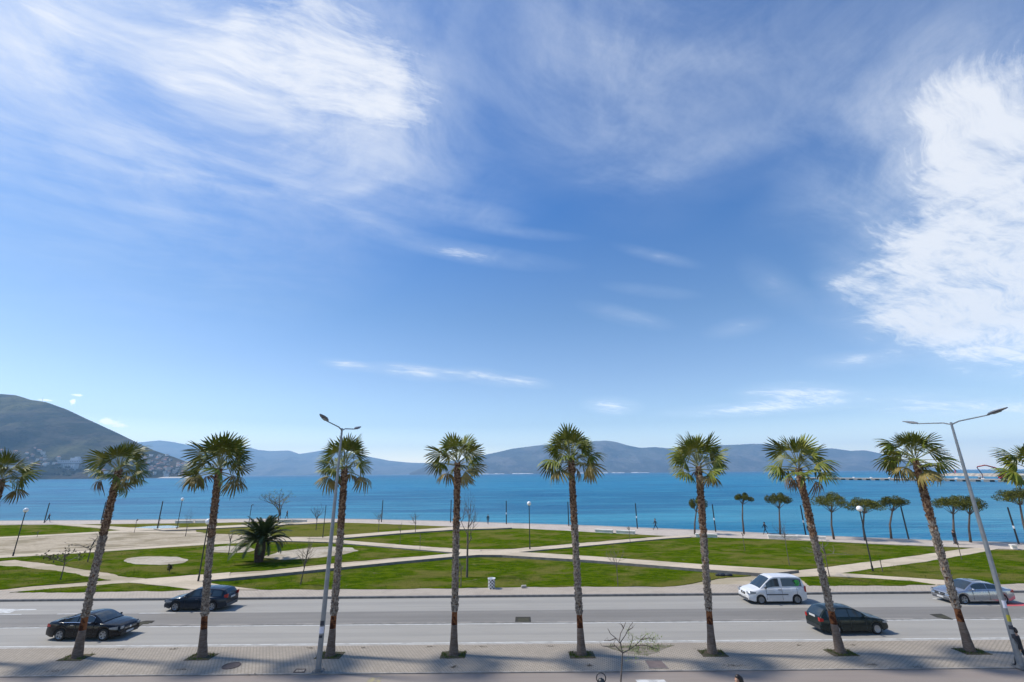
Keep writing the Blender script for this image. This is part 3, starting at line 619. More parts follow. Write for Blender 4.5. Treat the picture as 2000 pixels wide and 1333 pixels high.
# pale surf and beach line along the far shores
mb = MB()
rs = random.Random(3)
for fn, segs, zz_ in ((rg2, [(925, 985), (1000, 1040), (1070, 1100), (1120, 1182), (1190, 1215), (1228, 1262), (1320, 1340), (1500, 1520), (1560, 1600), (1720, 1760)], 13),):
    for a, b in segs:
        n = max(2, int((b - a) / 6)); pts = [fn(a + (b - a) * k / n, .0) for k in range(n + 1)]
        for k in range(n):
            p, q = pts[k], pts[k + 1]; h = rs.uniform(.4, 1) * zz_
            mb.add([(p.x, p.y - 90, SEA + .1), (q.x, q.y - 90, SEA + .1), (q.x, q.y + 20, SEA + h), (p.x, p.y + 20, SEA + h)], [(0, 1, 2, 3)])
struct(mb.build('far_beach', M_('pale_cliff', (.62, .60, .56), .9)))
mb = MB(); pts = [hill(325 + 5 * k, 0) for k in range(12)]
for p, q in zip(pts, pts[1:]): mb.add([(p.x, p.y - 45, SEA + .2), (q.x, q.y - 45, SEA + .2), (q.x, q.y + 15, SEA + 8), (p.x, p.y + 15, SEA + 8)], [(0, 1, 2, 3)])
struct(mb.build('beach', M_('beach_sand', (.50, .46, .40), .9)))

# village on the hillside
from mathutils.bvhtree import BVHTree
_hm = bpy.data.objects['hill'].data; HB = BVHTree.FromPolygons([v.co.copy() for v in _hm.vertices], [tuple(p.vertices) for p in _hm.polygons])
def hill_at(x, py):
    d = Vector(ray(x, py)).normalized(); h = HB.ray_cast(Vector((0, 0, EYE)), d)
    if h[0] is not None: return h[0], .3
    return hill_at0(x, py)
def hill_at0(x, py):
    lo, hi = 0.0, 1.0
    for _ in range(22):
        mid = (lo + hi) / 2; p = hill(x, mid); a, b, c = ray(x, 900)
        e = (p.z - EYE) / p.y; r = ray(x, py)
        if e > r[2] / r[1]: hi = mid
        else: lo = mid
    return hill(x, (lo + hi) / 2), (lo + hi) / 2
def house_mesh(w, d, h, roof, wm, rm):
    mb = MB(); mb.box((0, 0, h / 2 - 2), (w, d, h + 4))
    mb.mi = 1
    if roof: mb.add([(-w * .55, -d * .55, h), (w * .55, -d * .55, h), (w * .55, d * .55, h), (-w * .55, d * .55, h), (-w * .2, 0, h + roof), (w * .2, 0, h + roof)], [(0, 1, 5, 4), (1, 2, 5), (2, 3, 4, 5), (3, 0, 4), (3, 2, 1, 0)])
    else: mb.box((0, 0, h + .4), (w * 1.04, d * 1.04, .8))
    mb.mi = 2
    for k in range(int(h // 3)):
        for u in (-.3, 0, .3): mb.box((u * w, -d / 2 - .05, 1.6 + k * 3), (1.6, .2, 1.5))
    return mb.mesh('house', [wm, rm, m_glass])
mw2 = M_('house_wall_pink', (.40, .30, .26), .85, rnd=.3); mflat = M_('flat_roof', (.30, .29, .29), .9, rnd=.2)
HM = [('small pale house with a red tiled roof on the hillside above the bay', 'red-roofed houses on the hillside', house_mesh(12, 10, 6, 3.5, m_wall_h, m_brick_r)),
      ('flat-roofed pale apartment block among the hillside houses', 'flat-roofed blocks on the hillside', house_mesh(17, 12, 12, 0, m_wall_h, mflat)),
      ('pinkish house with a tiled roof on the hillside above the bay', 'pinkish houses on the hillside', house_mesh(13, 11, 8, 3.5, mw2, m_brick_r)),
      ('long pale flat-roofed house in the hillside village', 'long low houses on the hillside', house_mesh(22, 12, 6.5, 0, m_wall_h, mflat))]
rv = random.Random(11); up = [(-60, 862), (0, 866), (60, 874), (90, 883), (115, 891), (160, 897), (200, 905), (250, 905), (290, 885), (310, 880), (340, 898), (372, 908)]
for k in range(210):
    x = rv.choice([rv.uniform(-10, 175), rv.uniform(70, 240), rv.uniform(270, 374)]); top = interp(up, x)
    py = top + (931 - top) * rv.random() ** .8
    if 80 < x < 172 and py > 911: continue
    if 128 < x < 170 and py > 892: continue
    p, tt = hill_at(x, py); lb, gr, me = rv.choice(HM)
    o = link('house', me, loc=p, rot=(0, 0, rv.uniform(-.9, .9)), sc=(rv.uniform(.9, 1.6),) * 3); tag(o, lb, 'house', gr)
# white terraced hotel on the headland
hp, _ = hill_at(148, 914); ht = thing('hotel', 'large white terraced hotel above the dark trees on the headland', 'hotel', (hp.x, hp.y - 60, hp.z), -.1)
S = hp.y / F_PX     # metres per photo pixel out there
mb = MB(); mb.box((0, 0, 2 * S), (36 * S, 30, 9 * S)); mb.build('wall', M_('hotel_white', (.62, .62, .63), .8), ht)
mb = MB(); mb.box((-4 * S, 30, 10.5 * S), (50 * S, 30, 5.6 * S)); mb.build('upper_storey', M_('hotel_grey', (.45, .45, .47), .8), ht)
mb = MB(); mb.box((0, 0, 6.9 * S), (37 * S, 36, .8 * S)); mb.build('roof', M_('hotel_roof', (.07, .08, .10), .8), ht)
mb = MB(); mb.box((0, 40, 15.6 * S), (17 * S, 22, 4.5 * S)); mb.box((3 * S, 40, 18.8 * S), (8 * S, 15, 2 * S)); mb.build('penthouse', M_('hotel_pale', (.52, .52, .53), .8), ht)
mb = MB(); mb.box((14 * S, -12, -6 * S), (10 * S, 20, 14 * S)); mb.build('side_wing', M_('hotel_wing', (.58, .58, .60), .8), ht)
wm_ = None
for i in range(8):
    for j in range(3):
        if wm_ is None: q = MB(); q.box((0, 0, 0), (2.3 * S, .6, 1.0 * S)); wm_ = q.mesh('window', m_glass)
        link('window', wm_, ht, loc=((-15 + i * 4.2) * S, 15 - 31.2 + 1, (4.4 - j * 2.6) * S))
for i in range(10): link('window', wm_, ht, loc=((-26 + i * 4.8) * S, 14.6, 11 * S))
# dark conifers in front of it
def clump_mesh(name, rx, rz, n, leaf, mat, seed, lobes=7):
    r = random.Random(seed); vs = []; fs = []
    cs = [(r.gauss(0, .42), r.gauss(0, .42), r.uniform(-.45, .6)) for _ in range(lobes)]
    for _ in range(n):
        c = r.choice(cs); d = Vector((r.gauss(0, 1), r.gauss(0, 1), r.gauss(0, .8))).normalized() * r.uniform(.15, .5)
        p = Vector(((c[0] + d.x) * rx, (c[1] + d.y) * rx, (c[2] + d.z) * rz)); a = Vector((r.gauss(0, 1), r.gauss(0, 1), r.gauss(0, .6))).normalized() * leaf * r.uniform(.5, 1.2)
        q = a.cross(Vector((r.gauss(0, 1), r.gauss(0, 1), r.gauss(0, 1)))).normalized() * leaf * .5
        b = len(vs); vs += [p - a, p + q, p + a, p - q]; fs.append((b, b + 1, b + 2, b + 3))
    return mesh(name, vs, fs, mat)
m_con = M_('dark_conifer', (.020, .034, .022), .9, rnd=.3)
cm = [clump_mesh('crown', 12, 13, 700, 2.6, m_con, s, 9) for s in (1, 2, 3)]
tk = MB(); tk.tube([(0, 0, -6), (0, 0, 10)], [.6, .4], 6); tkm = tk.mesh('trunk', m_bark)
for k, (x, py, s) in enumerate([(84, 930, .8), (92, 929, .9), (100, 930, .8), (108, 929, .95), (117, 929, .9), (126, 930, .9), (122, 917, .9), (130, 912, 1.05), (137, 918, 1), (144, 922, 1), (151, 916, .95), (157, 921, 1), (163, 927, .8), (146, 930, .9), (135, 930, .8), (156, 931, .8), (183, 914, .9), (190, 918, .9), (196, 915, .9), (188, 926, .7), (262, 929, .9), (272, 928, 1), (284, 929, 1), (296, 930, .9), (306, 931, .7), (60, 930, .6), (70, 931, .6)]):
    p, tt = hill_at(x, min(py, 931)); t = thing('conifer', 'dark bushy conifer near the water below the hillside village', 'tree', (p.x, p.y - 70, p.z), k, 'dark conifers on the headland')
    t.scale = (s, s, s * .85); link('trunk', tkm, t); link('crown', cm[k % 3], t, loc=(0, 0, 12))
# antenna mast on the ridge
p = hill(82, 1.0); t = thing('antenna_mast', 'thin antenna mast standing on the hill ridge', 'antenna', p)
mb = MB(); mb.tube([(0, 0, -4), (0, 0, 40)], [1.6, .5], 4)
for z in (12, 22, 30): mb.box((0, 0, z), (4.5, .8, .8))
mb.build('lattice', m_galv, t)

# ------------------------------------------------------------------ pier, breakwater, pump truck
pa, pb = G(1555, 936.5, SEA), G(2110, 943.8, SEA); pd = (pb - pa); plen = pd.length; pang = atan2(pd.y, pd.x)
pier = thing('pier', 'long pale concrete pier reaching out over the bay', 'pier', pa, pang)
mb = MB(); mb.box((plen / 2, 0, 2.1), (plen, 7, .9)); mb.build('deck', m_conc, pier)
pm = None; npile = 26
for k in range(npile):
    if pm is None: q = MB(); q.box((0, 0, .5), (4.5, 6.0, 2.6)); pm = q.mesh('pile', m_concdark)
    link('pile', pm, pier, loc=(plen * (k + .5) / npile, -.3, .4))
qm = None
for k in range(0, npile, 2):
    if qm is None: q = MB(); q.box((0, 0, .4), (2.2, 1.2, .8)); qm = q.mesh('mooring_block', m_white)
    link('mooring_block', qm, pier, loc=(plen * (k + .2) / npile, -1.6, 2.56))
def pier_at(x):       # deck point seen at photo column x
    lo, hi = 0, 1
    for _ in range(30):
        m_ = (lo + hi) / 2; p = pa + pd * m_; a, b, c = ray(x, 938)
        if p.x / p.y < a / b: lo = m_
        else: hi = m_
    p = pa + pd * lo; return Vector((p.x, p.y, SEA + 2.56))
ba, bb = G(1822, 929.2, SEA), G(2100, 933.5, SEA); bd = bb - ba; bl = bd.length
vs = []; fs = []; rb = random.Random(8); nB = 50
for k in range(nB + 1):
    s_ = k / nB; w = 9 * min(1, s_ * 8 + .1); h = 4.4 * min(1, s_ * 5 + .1)
    for a, z in ((-1, -.5), (-.55, .55), (-.2, 1), (.3, 1), (1, -.5)):
        vs.append((s_ * bl + rb.uniform(-1, 1), a * w + rb.uniform(-.7, .7), z * h + rb.uniform(-.4, .4)))
for k in range(nB):
    for j in range(4): a = k * 5 + j; fs.append((a, a + 5, a + 6, a + 1))
o = link('breakwater', mesh('breakwater', vs, fs, M_('breakwater_rock', (.44, .38, .30), .9, col2=(.25, .22, .19), ns=.12)), loc=ba, rot=(0, 0, atan2(bd.y, bd.x))); tag(o, 'low sandy rock breakwater beyond the pier', 'breakwater')
p = G(1868, 929.7, SEA) ; s_ = p.y / F_PX
t = thing('harbour_beacon', 'small red beacon tower standing on the breakwater', 'beacon', p)
m_rd = M_('red_paint', (.50, .035, .03), .6)
mb = MB(); lathe(mb, [(1.3 * s_, 0), (1.2 * s_, 4.5 * s_), (.9 * s_, 5.5 * s_)], 10); mb.build('tower', m_rd, t)
mb = MB(); lathe(mb, [(1.5 * s_, 6 * s_), (1.5 * s_, 6.5 * s_), (.8 * s_, 7 * s_), (.8 * s_, 9 * s_), (.1, 9.8 * s_)], 10); mb.build('lantern', m_rd, t)
p = G(1503, 935, SEA); s_ = p.y / F_PX
t = thing('channel_buoy', 'small upright channel buoy floating off the pier head', 'buoy', p)
mb = MB(); lathe(mb, [(1.2 * s_, 0), (1.2 * s_, .8 * s_), (.35 * s_, 1.2 * s_), (.3 * s_, 5 * s_), (.1, 6 * s_)], 8); mb.build('buoy_body', M_('buoy_dark', (.10, .12, .10), .6), t)
p = G(1441, 932.8, SEA)
# concrete pump truck on the pier
tp = pier_at(1966); s_ = tp.y / F_PX / 1.0
t = thing('pump_truck', 'red concrete pump truck with folded-out boom parked on the pier', 'truck', tp)
def bx(name, mat, boxes, par): q = MB(); [q.box(c, d) for c, d in boxes]; return q.build(name, mat, par)
bx('cab', m_rd, [((-4.2, 0, 1.9), (2.4, 2.5, 2.6)), ((-4.0, 0, 3.3), (1.6, 2.2, .3))], t)
bx('windscreen', m_glass, [((-5.42, 0, 2.5), (.06, 2.1, 1.0))], t)
bx('chassis', m_concdark, [((1.5, 0, .9), (10, 2.3, .5))], t); bx('hopper', m_white, [((4.5, 0, 1.9), (3.6, 2.4, 1.4))], t)
bx('turret', m_rd, [((-1.2, 0, 2.6), (2.4, 2.2, 3.2))], t)
for x in (-4, 2.6, 4.6):
    q = MB(); q.tube([(x, -1.25, .55), (x, 1.25, .55)], .55, 10); q.build('wheel', m_rubber, t)
bp_ = [(1961, 929), (1953, 921.5), (1945, 914.5), (1932, 911), (1924, 909), (1909, 912)]
pts = [WY(x, y, tp.y) - tp for x, y in bp_]; q = MB(); q.tube(pts, [.75, .7, .65, .55, .5, .45], 6); q.build('boom', m_rd, t)
pts = [WY(x, y, tp.y) - tp for x, y in [(1909, 912), (1908.5, 914), (1913, 920), (1919, 928), (1919.5, 935)]]; q = MB(); q.tube(pts, [.4, .35, .3, .3, .22], 6); q.build('delivery_hose', M_('boom_hose', (.10, .02, .03), .6), t)
tp2 = pier_at(2001); t = thing('tank_trailer', 'cream cylindrical tank standing on the pier behind the pump truck', 'tank', tp2 + Vector((0, 1, 0)))
q = MB(); q.tube([(-5, 0, 2.2), (-4.6, 0, 2.2), (4.6, 0, 2.2), (5, 0, 2.2)], [1.0, 1.7, 1.7, 1.0], 14); q.build('tank', M_('cream_paint', (.60, .56, .42), .5), t, smooth=True, angle=.7)
bx('cradle', m_concdark, [((-3, 0, .4), (.6, 2.4, .9)), ((3, 0, .4), (.6, 2.4, .9))], t)
tp3 = pier_at(1918); t = thing('pickup', 'small dark pickup parked on the pier under the pump boom', 'pickup', tp3)
bx('cab', m_white, [((-1.0, 0, 1.35), (1.8, 1.7, .7)), ], t); bx('body', m_plast, [((0, 0, .75), (5, 1.8, .7)), ((-1.9, 0, 1.15), (1.1, 1.7, .3))], t)
for x in (-1.5, 1.5): q = MB(); q.tube([(x, -.92, .38), (x, .92, .38)], .38, 10); q.build('wheel', m_rubber, t)

# ------------------------------------------------------------------ fan palms
def fan_leaf(seed, L_=1.05, pet=.9, droop=.45, spread=112, n=19, mats=None):
    r = random.Random(seed); mb = MB(); mb.mi = 1
    # petiole
    pp = [(0, 0, 0), (pet * .5, 0, .015), (pet, 0, -.03)]
    mb.tube([Vector(p) for p in pp], [.04, .026, .02], 4)
    mb.mi = 0; o = Vector((pet, 0, -.03)); da = 2 * radians(spread) / (n - 1)
    for k in range(n):
        a = -radians(spread) + k * da + r.uniform(-.03, .03); fr = abs(a) / radians(spread)
        ln = L_ * (1 - .30 * fr ** 2) * r.uniform(.88, 1.08); d = Vector((cos(a), sin(a), 0)); nn = Vector((-sin(a), cos(a), 0))
        hang = droop * r.uniform(.7, 1.4); rows = []
        for q, w in ((.02, .1), (.42, 1.0), (.64, 1.0), (.84, .6), (1.0, .0)):
            rr = ln * q; z = -.10 * fr * q - hang * max(0, q - .38) ** 1.6 * 1.5 * L_ - .22 * sin(abs(a)) * q * L_ + .08 * L_ * q * (1 - fr)
            back = 1 - .25 * max(0, q - .5) * hang
            c = o + d * rr * back + Vector((0, 0, z)) + nn * r.uniform(-.012, .012)
            hw = rr * da * .5 * w if q < .5 else L_ * .42 * da * .56 * w
            rows.append((c - nn * hw - Vector((0, 0, hw * .45)), c, c + nn * hw - Vector((0, 0, hw * .45))))
        vs = []; fs = []
        for i, (p, c, s2) in enumerate(rows[:-1]): vs += [p, c, s2]
        vs.append(rows[-1][1])
        for i in range(len(rows) - 2):
            b = i * 3; fs += [(b, b + 3, b + 4, b + 1), (b + 1, b + 4, b + 5, b + 2)]
        b = (len(rows) - 2) * 3; fs += [(b, b + 3, b + 1), (b + 1, b + 3, b + 2)]
        mb.add(vs, fs)
    return mb.mesh('frond', mats)
FL = dict(young=[fan_leaf(k, 1.05, .85, .12, 80, 15, [m_frond, m_petiole]) for k in (1, 2, 3)],
          mid=[fan_leaf(k, 1.12, 1.05, d, 108, 19, [m_frond, m_petiole]) for k, d in ((4, .25), (5, .4), (6, .6), (7, .5))],
          old=[fan_leaf(k, 1.05, 1.0, .65, 108, 19, [m_frond_old, m_petiole]) for k in (8, 9, 10)],
          dead=[fan_leaf(k, .8, .8, 1.3, 80, 15, [m_frond_dead, m_petiole]) for k in (11, 12)])
def curve_pts(base, top, bend, n):
    out = []
    for i in range(n + 1):
        t = i / n; p = base.lerp(top, t); out.append(p + bend * sin(pi * t) * 1.0)
    return out
def fan_palm(base_px, top_px, label, seed, nl=36, size=1.0, zred=1.42, squash=1.0):
    r = random.Random(seed); base = G(*base_px, .04); ctr = WY(top_px[0], top_px[1], base.y + r.uniform(-.15, .15))
    t = thing('fan_palm', label, 'palm tree', base, 0, 'fan palms along the near pavement')
    top = ctr - base - Vector((0, 0, .55)); H = top.z
    pts = curve_pts(Vector((0, 0, -.05)), top, Vector((r.uniform(-.12, .12), 0, 0)), 60)
    def at(z):
        k = min(max(z / H, 0), 1) * 60; i = min(int(k), 59); return pts[i].lerp(pts[i + 1], k - i)
    rad = lambda z: interp([(0, .275), (.15, .26), (.5, .225), (1.0, .19), (1.4, .170), (2.0, .155), (2.3, .145), (4, .138), (7, .145), (9, .14), (9.6, .11)], z * (9.4 / H) if z > 3 else z)
    zr = zred + r.uniform(-.1, .1)
    segs = [('trunk_base', 0, zr, m_trunk_low), ('cut_bark_band', zr, zr + .68, m_trunk_red), ('trunk', zr + .68, H, None)]
    ns = 14
    for nm, z0, z1, mt in segs:
        mb = MB(); zs = [z0 + (z1 - z0) * k / max(4, int((z1 - z0) / .12)) for k in range(max(4, int((z1 - z0) / .12)) + 1)]
        vs = []; fs = []
        for z in zs:
            c = at(z); R = rad(z)
            for k in range(ns):
                a = 2 * pi * k / ns; w = R * (1 + .05 * mn.noise(Vector((cos(a) * 2, sin(a) * 2, z * 3 + seed))) + (.02 if nm == 'trunk_base' else .0) * sin(z * 40))
                vs.append((c.x + cos(a) * w, c.y + sin(a) * w, c.z))
        for i in range(len(zs) - 1):
            for k in range(ns): fs.append((i * ns + k, i * ns + (k + 1) % ns, (i + 1) * ns + (k + 1) % ns, (i + 1) * ns + k))
        fs.append(tuple((len(zs) - 1) * ns + k for k in range(ns)))
        mb.add(vs, fs)
        if mt is None:
            mi = []
            zs2 = [zs[f[0] // ns] if len(f) == 4 else H for f in mb.f]
            mb.m = [0 if z < 5.9 + .5 * sin(j * 1.7) else 1 for j, z in enumerate(zs2)]
            mb.build(nm, [m_boot_brown, m_boot_brown], t, smooth=True)
        else: mb.build(nm, mt, t, smooth=True)
    # leaf bases left on the trunk
    mb = MB(); z = zr + .66; row = 0
    while z < H - .05:
        c = at(z); R = rad(z) * .96; brown = z > H * .63 + r.uniform(-.5, .5); n = 9
        for k in range(n):
            if r.random() < .08: continue
            a = 2 * pi * (k + .5 * (row % 2)) / n + r.uniform(-.14, .14); d = Vector((cos(a), sin(a), 0)); s2 = Vector((-sin(a), cos(a), 0))
            w = r.uniform(.045, .075); h = r.uniform(.10, .20); out = r.uniform(.03, .09) * 1.3
            p = c + d * R; tip = p + d * out + Vector((0, 0, h)) + s2 * r.uniform(-.03, .03)
            mb.mi = 1 if brown else 0
            mb.add([p - s2 * w, p + s2 * w, tip + s2 * w * .35, tip - s2 * w * .35, p + d * .03 - Vector((0, 0, .03)), p + Vector((0, 0, h * .8))], [(0, 4, 3), (4, 1, 2), (4, 2, 3), (0, 3, 5), (1, 5, 2), (3, 2, 5)])
        z += .098; row += 1
    o = mb.build('leaf_bases', [m_boot_grey, m_boot_brown], t); o['kind'] = 'stuff'
    # crown
    nl = nl + r.randint(-4, 3); fall = r.uniform(92, 110)
    for k in range(nl):
        q = k / (nl - 1); a = k * 2.39996 + r.uniform(-.45, .45) + seed
        elv = radians(80 - fall * q ** 1.15 + r.uniform(-15, 15))
        kind = 'young' if q < .3 else ('mid' if q < .88 else 'old')
        if q > .9 and r.random() < .35: kind = 'dead'
        me = r.choice(FL[kind]); zc = H + .45 - .75 * q
        loc = at(min(zc, H)) + Vector((0, 0, max(0, zc - H))) + Vector((cos(a), sin(a), 0)) * .08
        sc_ = size * r.uniform(.8, 1.12) * (1.0 if q > .1 else .8)
        R = Matrix.Rotation(a, 4, 'Z') @ Matrix.Rotation(-elv, 4, 'Y') @ Matrix.Rotation(r.uniform(-.8, .8), 4, 'X')
        link('frond', me, t, loc=loc, rot=R.to_euler(), sc=(sc_, sc_, sc_))
    return t, at, H
PALMS = [((-99, 1290), (8, 918), 'fan palm at the picture edge, only half its crown showing before the hillside village', 36, .82),
         ((150, 1284), (236, 902), 'fan palm with one loose hanging frond, its trunk crossing the black coupe', 30, .86),
         ((395, 1283), (431, 897), 'fan palm whose trunk crosses the dark blue estate car', 38, 1.03),
         ((645, 1280), (675, 893), 'fan palm standing just behind the tall grey street lamp', 38, .93),
         ((886, 1279), (894, 887), 'upright fan palm in front of the tall bare tree by the crossing paths', 36, .93),
         ((1136, 1279), (1114, 878), 'fan palm next to the leafy young tree, beside the white marking', 40, .98),
         ((1391, 1276), (1363, 893), 'fan palm standing between the leafy young tree and the white van', 38, .98),
         ((1642, 1275), (1556, 897), 'leaning fan palm whose trunk crosses the dark green hatchback', 36, 1.0),
         ((1895, 1272), (1783, 880), 'leaning fan palm whose trunk crosses the silver sedan', 38, .90),
         ((2145, 1270), (2022, 905), 'fan palm at the picture edge, fronds reaching in beside the second street lamp', 36, .95)]
rt = random.Random(2)
for i, (b, tpx, lab, nl, s) in enumerate(PALMS):
    t, at, H = fan_palm(b, tpx, lab, 40 + i, nl - 9, s)
    if i == 1:
        q = WY(247, 935, t.location.y - .3) - Vector(t.location); link('frond', FL['mid'][1], t, loc=q, rot=(0.3, radians(80), .4), sc=(.55, .55, .55))
    # planting pit: soil square with weeds
    c = Vector(t.location); pt = [Vector((c.x - .68, c.y - .52, 0)), Vector((c.x + .68, c.y - .52, 0)), Vector((c.x + .68, c.y + .42, 0)), Vector((c.x - .68, c.y + .42, 0))]
    struct(prism('tree_pit', resample(pt, .15, .03, i), .052, .05, m_soil))
    gv = []; gf = []
    for _ in range(380):
        x, y = rt.uniform(-.64, .64), rt.uniform(-.48, .4)
        if x * x + y * y < .14 or mn.noise(Vector((x * 2.4 + i * 9, y * 2.4, 0))) < -.08: continue
        a = rt.uniform(0, pi); w = .012; h = rt.uniform(.04, .14); b_ = len(gv)
        gv += [(c.x + x - w, c.y + y, .05), (c.x + x + w, c.y + y, .05), (c.x + x + rt.uniform(-.05, .05), c.y + y + rt.uniform(-.05, .05), .05 + h)]; gf.append((b_, b_ + 1, b_ + 2))
    tag(link('grass', mesh('grass', gv, gf, m_blade)), 'tufts of weeds round the foot of a fan palm', 'grass', kind='stuff')

# ------------------------------------------------------------------ street lamps
def street_lamp(bpx, label, stickers):
    b = G(*bpx, .04); t = thing('street_lamp', label, 'street lamp', b, 0, 'tall double street lamps'); H = 12.05
    q = MB(); q.tube([(0, 0, 0), (0, 0, 3), (0, 0, 8), (0, 0, H)], [.135, .12, .085, .055], 14); q.build('pole', m_galv, t, smooth=True, angle=.8)
    q = MB(); q.box((0, 0, .015), (.5, .5, .03)); q.tube([(0, 0, .03), (0, 0, .14)], [.18, .15], 10)
    for a in (-.19, .19):
        for c in (-.19, .19): q.tube([(a, c, .02), (a, c, .1)], .018, 5)
    q.build('base_plate', m_concdark, t)
    for s in (-1, 1):
        q = MB(); q.tube([(0, 0, H - .12), (0, s * .5, H + .02), (0, s * 2.2, H + .16)], [.04, .035, .03], 8); q.build('arm', m_galv, t, smooth=True, angle=.8)
        # lamp head: flat tapering housing
        vs = []; pr_ = [(2.1, .035, .04), (2.25, .10, .075), (2.5, .15, .085), (2.85, .13, .06), (3.15, .05, .03)]
        for y, w, h in pr_:
            z = H + .17 + (y - 2.1) * .22
            for a, c in ((-1, 0), (-.8, .8), (0, 1), (.8, .8), (1, 0), (.7, -.5), (-.7, -.5)): vs.append((a * w, s * y, z + c * h))
        fs = []
        for i in range(len(pr_) - 1):
            for k in range(7): fs.append((i * 7 + k, i * 7 + (k + 1) % 7, (i + 1) * 7 + (k + 1) % 7, (i + 1) * 7 + k))
        fs += [tuple(range(7)), tuple(28 + k for k in range(7))]
        hd = link('lamp_head', mesh('lamp_head', vs, fs, M_('lamp_housing', (.13, .14, .16), .5)), t)
        q = MB(); z = H + .17 + .45 * .22 - .055; q.box((0, s * 2.58, z), (.16, .42, .015), R=Matrix.Rotation(s * atan2(.22, 1), 3, 'X')); q.build('lens', m_lamp, hd)
    for z, w, h, m in stickers:
        vs = []; fs = []; n = 6; R = .128 - z * .004 + .01
        for k in range(n + 1):
            a = -pi / 2 + (k / n - .5) * w; vs += [(R * cos(a), R * sin(a), z), (R * cos(a), R * sin(a), z + h)]
        for k in range(n): fs.append((2 * k, 2 * k + 2, 2 * k + 3, 2 * k + 1))
        link('sticker', mesh('sticker', vs, fs, m), t)
    return t
m_sb, m_sy, m_sw = M_('sticker_dark', (.03, .035, .05), .6), M_('sticker_yellow', (.42, .38, .03), .6), M_('sticker_white', (.62, .62, .70), .6)
street_lamp((621, 1312), 'tall grey double street lamp with poster scraps low on the pole, before a fan palm', [(2.05, 1.8, .22, m_sb), (1.7, 2.2, .3, m_sw), (1.5, 1.4, .12, m_sb)])
street_lamp((1995, 1305), 'tall grey double street lamp leaning past the silver sedan, yellow and white stickers on it', [(2.65, 2, .35, m_sw), (2.05, 1.8, .3, m_sy), (1.7, 2.2, .18, m_sb), (1.3, 2, .2, m_sb)])

# park lamps
def park_lamp(bx_, by_, top, label, globe=True, bracket=False):
    b = G(bx_, by_, .17); H = HT(bx_, by_, top, .17); t = thing('park_lamp', label, 'lamp post', b, 0, 'black park lamps')
    q = MB(); q.tube([(0, 0, 0), (0, 0, .5), (0, 0, .52), (0, 0, H - (.25 if globe else 0))], [.085, .085, .06, .05], 8); q.build('post', m_black, t)
    if globe:
        q = MB(); q.sphere((0, 0, H - .05), .27, 14, 9); q.build('globe', m_globe, t, smooth=True)
        q = MB(); q.tube([(0, 0, H - .36), (0, 0, H - .26)], [.07, .13], 10); q.build('collar', m_black, t)
    elif bracket:
        q = MB(); q.tube([(-.05, 0, H), (.25, 0, H + .05), (.5, 0, H)], [.05, .06, .03], 6); q.build('broken_fitting', m_black, t)
park_lamp(25, 1087, 996, 'black globe lamp at the end of the lawn before the hillside village')
park_lamp(345, 1035, 975, 'black globe lamp beside the puddle and a bare shrub')
park_lamp(387, 1136, 1018, 'black globe lamp behind the palm that crosses the blue estate car')
park_lamp(485, 1030, 987, 'black lamp post without globe behind the bushy date palm', False, True)
park_lamp(630, 1053, 987, 'black lamp post missing its globe, beside the path junction', False)
park_lamp(1035, 1075, 983, 'black globe lamp standing alone on the central lawn')
park_lamp(1705, 1116, 993, 'black globe lamp in front of the umbrella pines')
# promenade posts
for i, (x, y, tp_, band) in enumerate([(86, 1022, 983, 0), (197, 1022, 981, 0), (307, 1034, 980, 0), (745, 1020, 978, 0), (880, 1021, 977, 0), (989, 1024, 979, 1), (1111, 1028, 981, 0), (1245, 1033, 984, 1), (1398, 1039, 986, 1), (1574, 1046, 988, 1), (1775, 1054, 990, 0), (1990, 1063, 992, 1)]):
    lb = ['dark slim post on the promenade, first along from the hillside village', 'dark slim post on the promenade behind the palm with the loose frond', 'dark slim post rising from the puddle by the promenade', 'dark slim promenade post beside a small bare sapling', 'dark slim promenade post mostly hidden by the upright fan palm', 'dark promenade post with white band near the lone walker and central globe lamp',
          'dark slim promenade post just beside the tallest fan palm trunk', 'dark promenade post with white band near a walker and concrete benches', 'dark leaning promenade post with white band between two thin pines', 'dark leaning promenade post with white band beside the seated figure', 'dark leaning promenade post under the pine crown', 'dark leaning promenade post with white band beyond the last street lamp'][i]
    b = G(x, y, .17); H = HT(x, y, tp_, .17); t = thing('promenade_post', lb, 'post', b, 0, 'dark posts along the promenade')
    q = MB(); q.tube([(0, 0, 0), (0, 0, H)], [.10, .085], 8); q.build('post', m_black, t)
    q = MB(); q.tube([(0, 0, H), (0, 0, H + .08)], [.11, .02], 8); q.build('cap', m_black, t)
    if band: q = MB(); q.tube([(0, 0, H * .42), (0, 0, H * .5)], [.105, .105], 8); q.build('band', m_white, t)
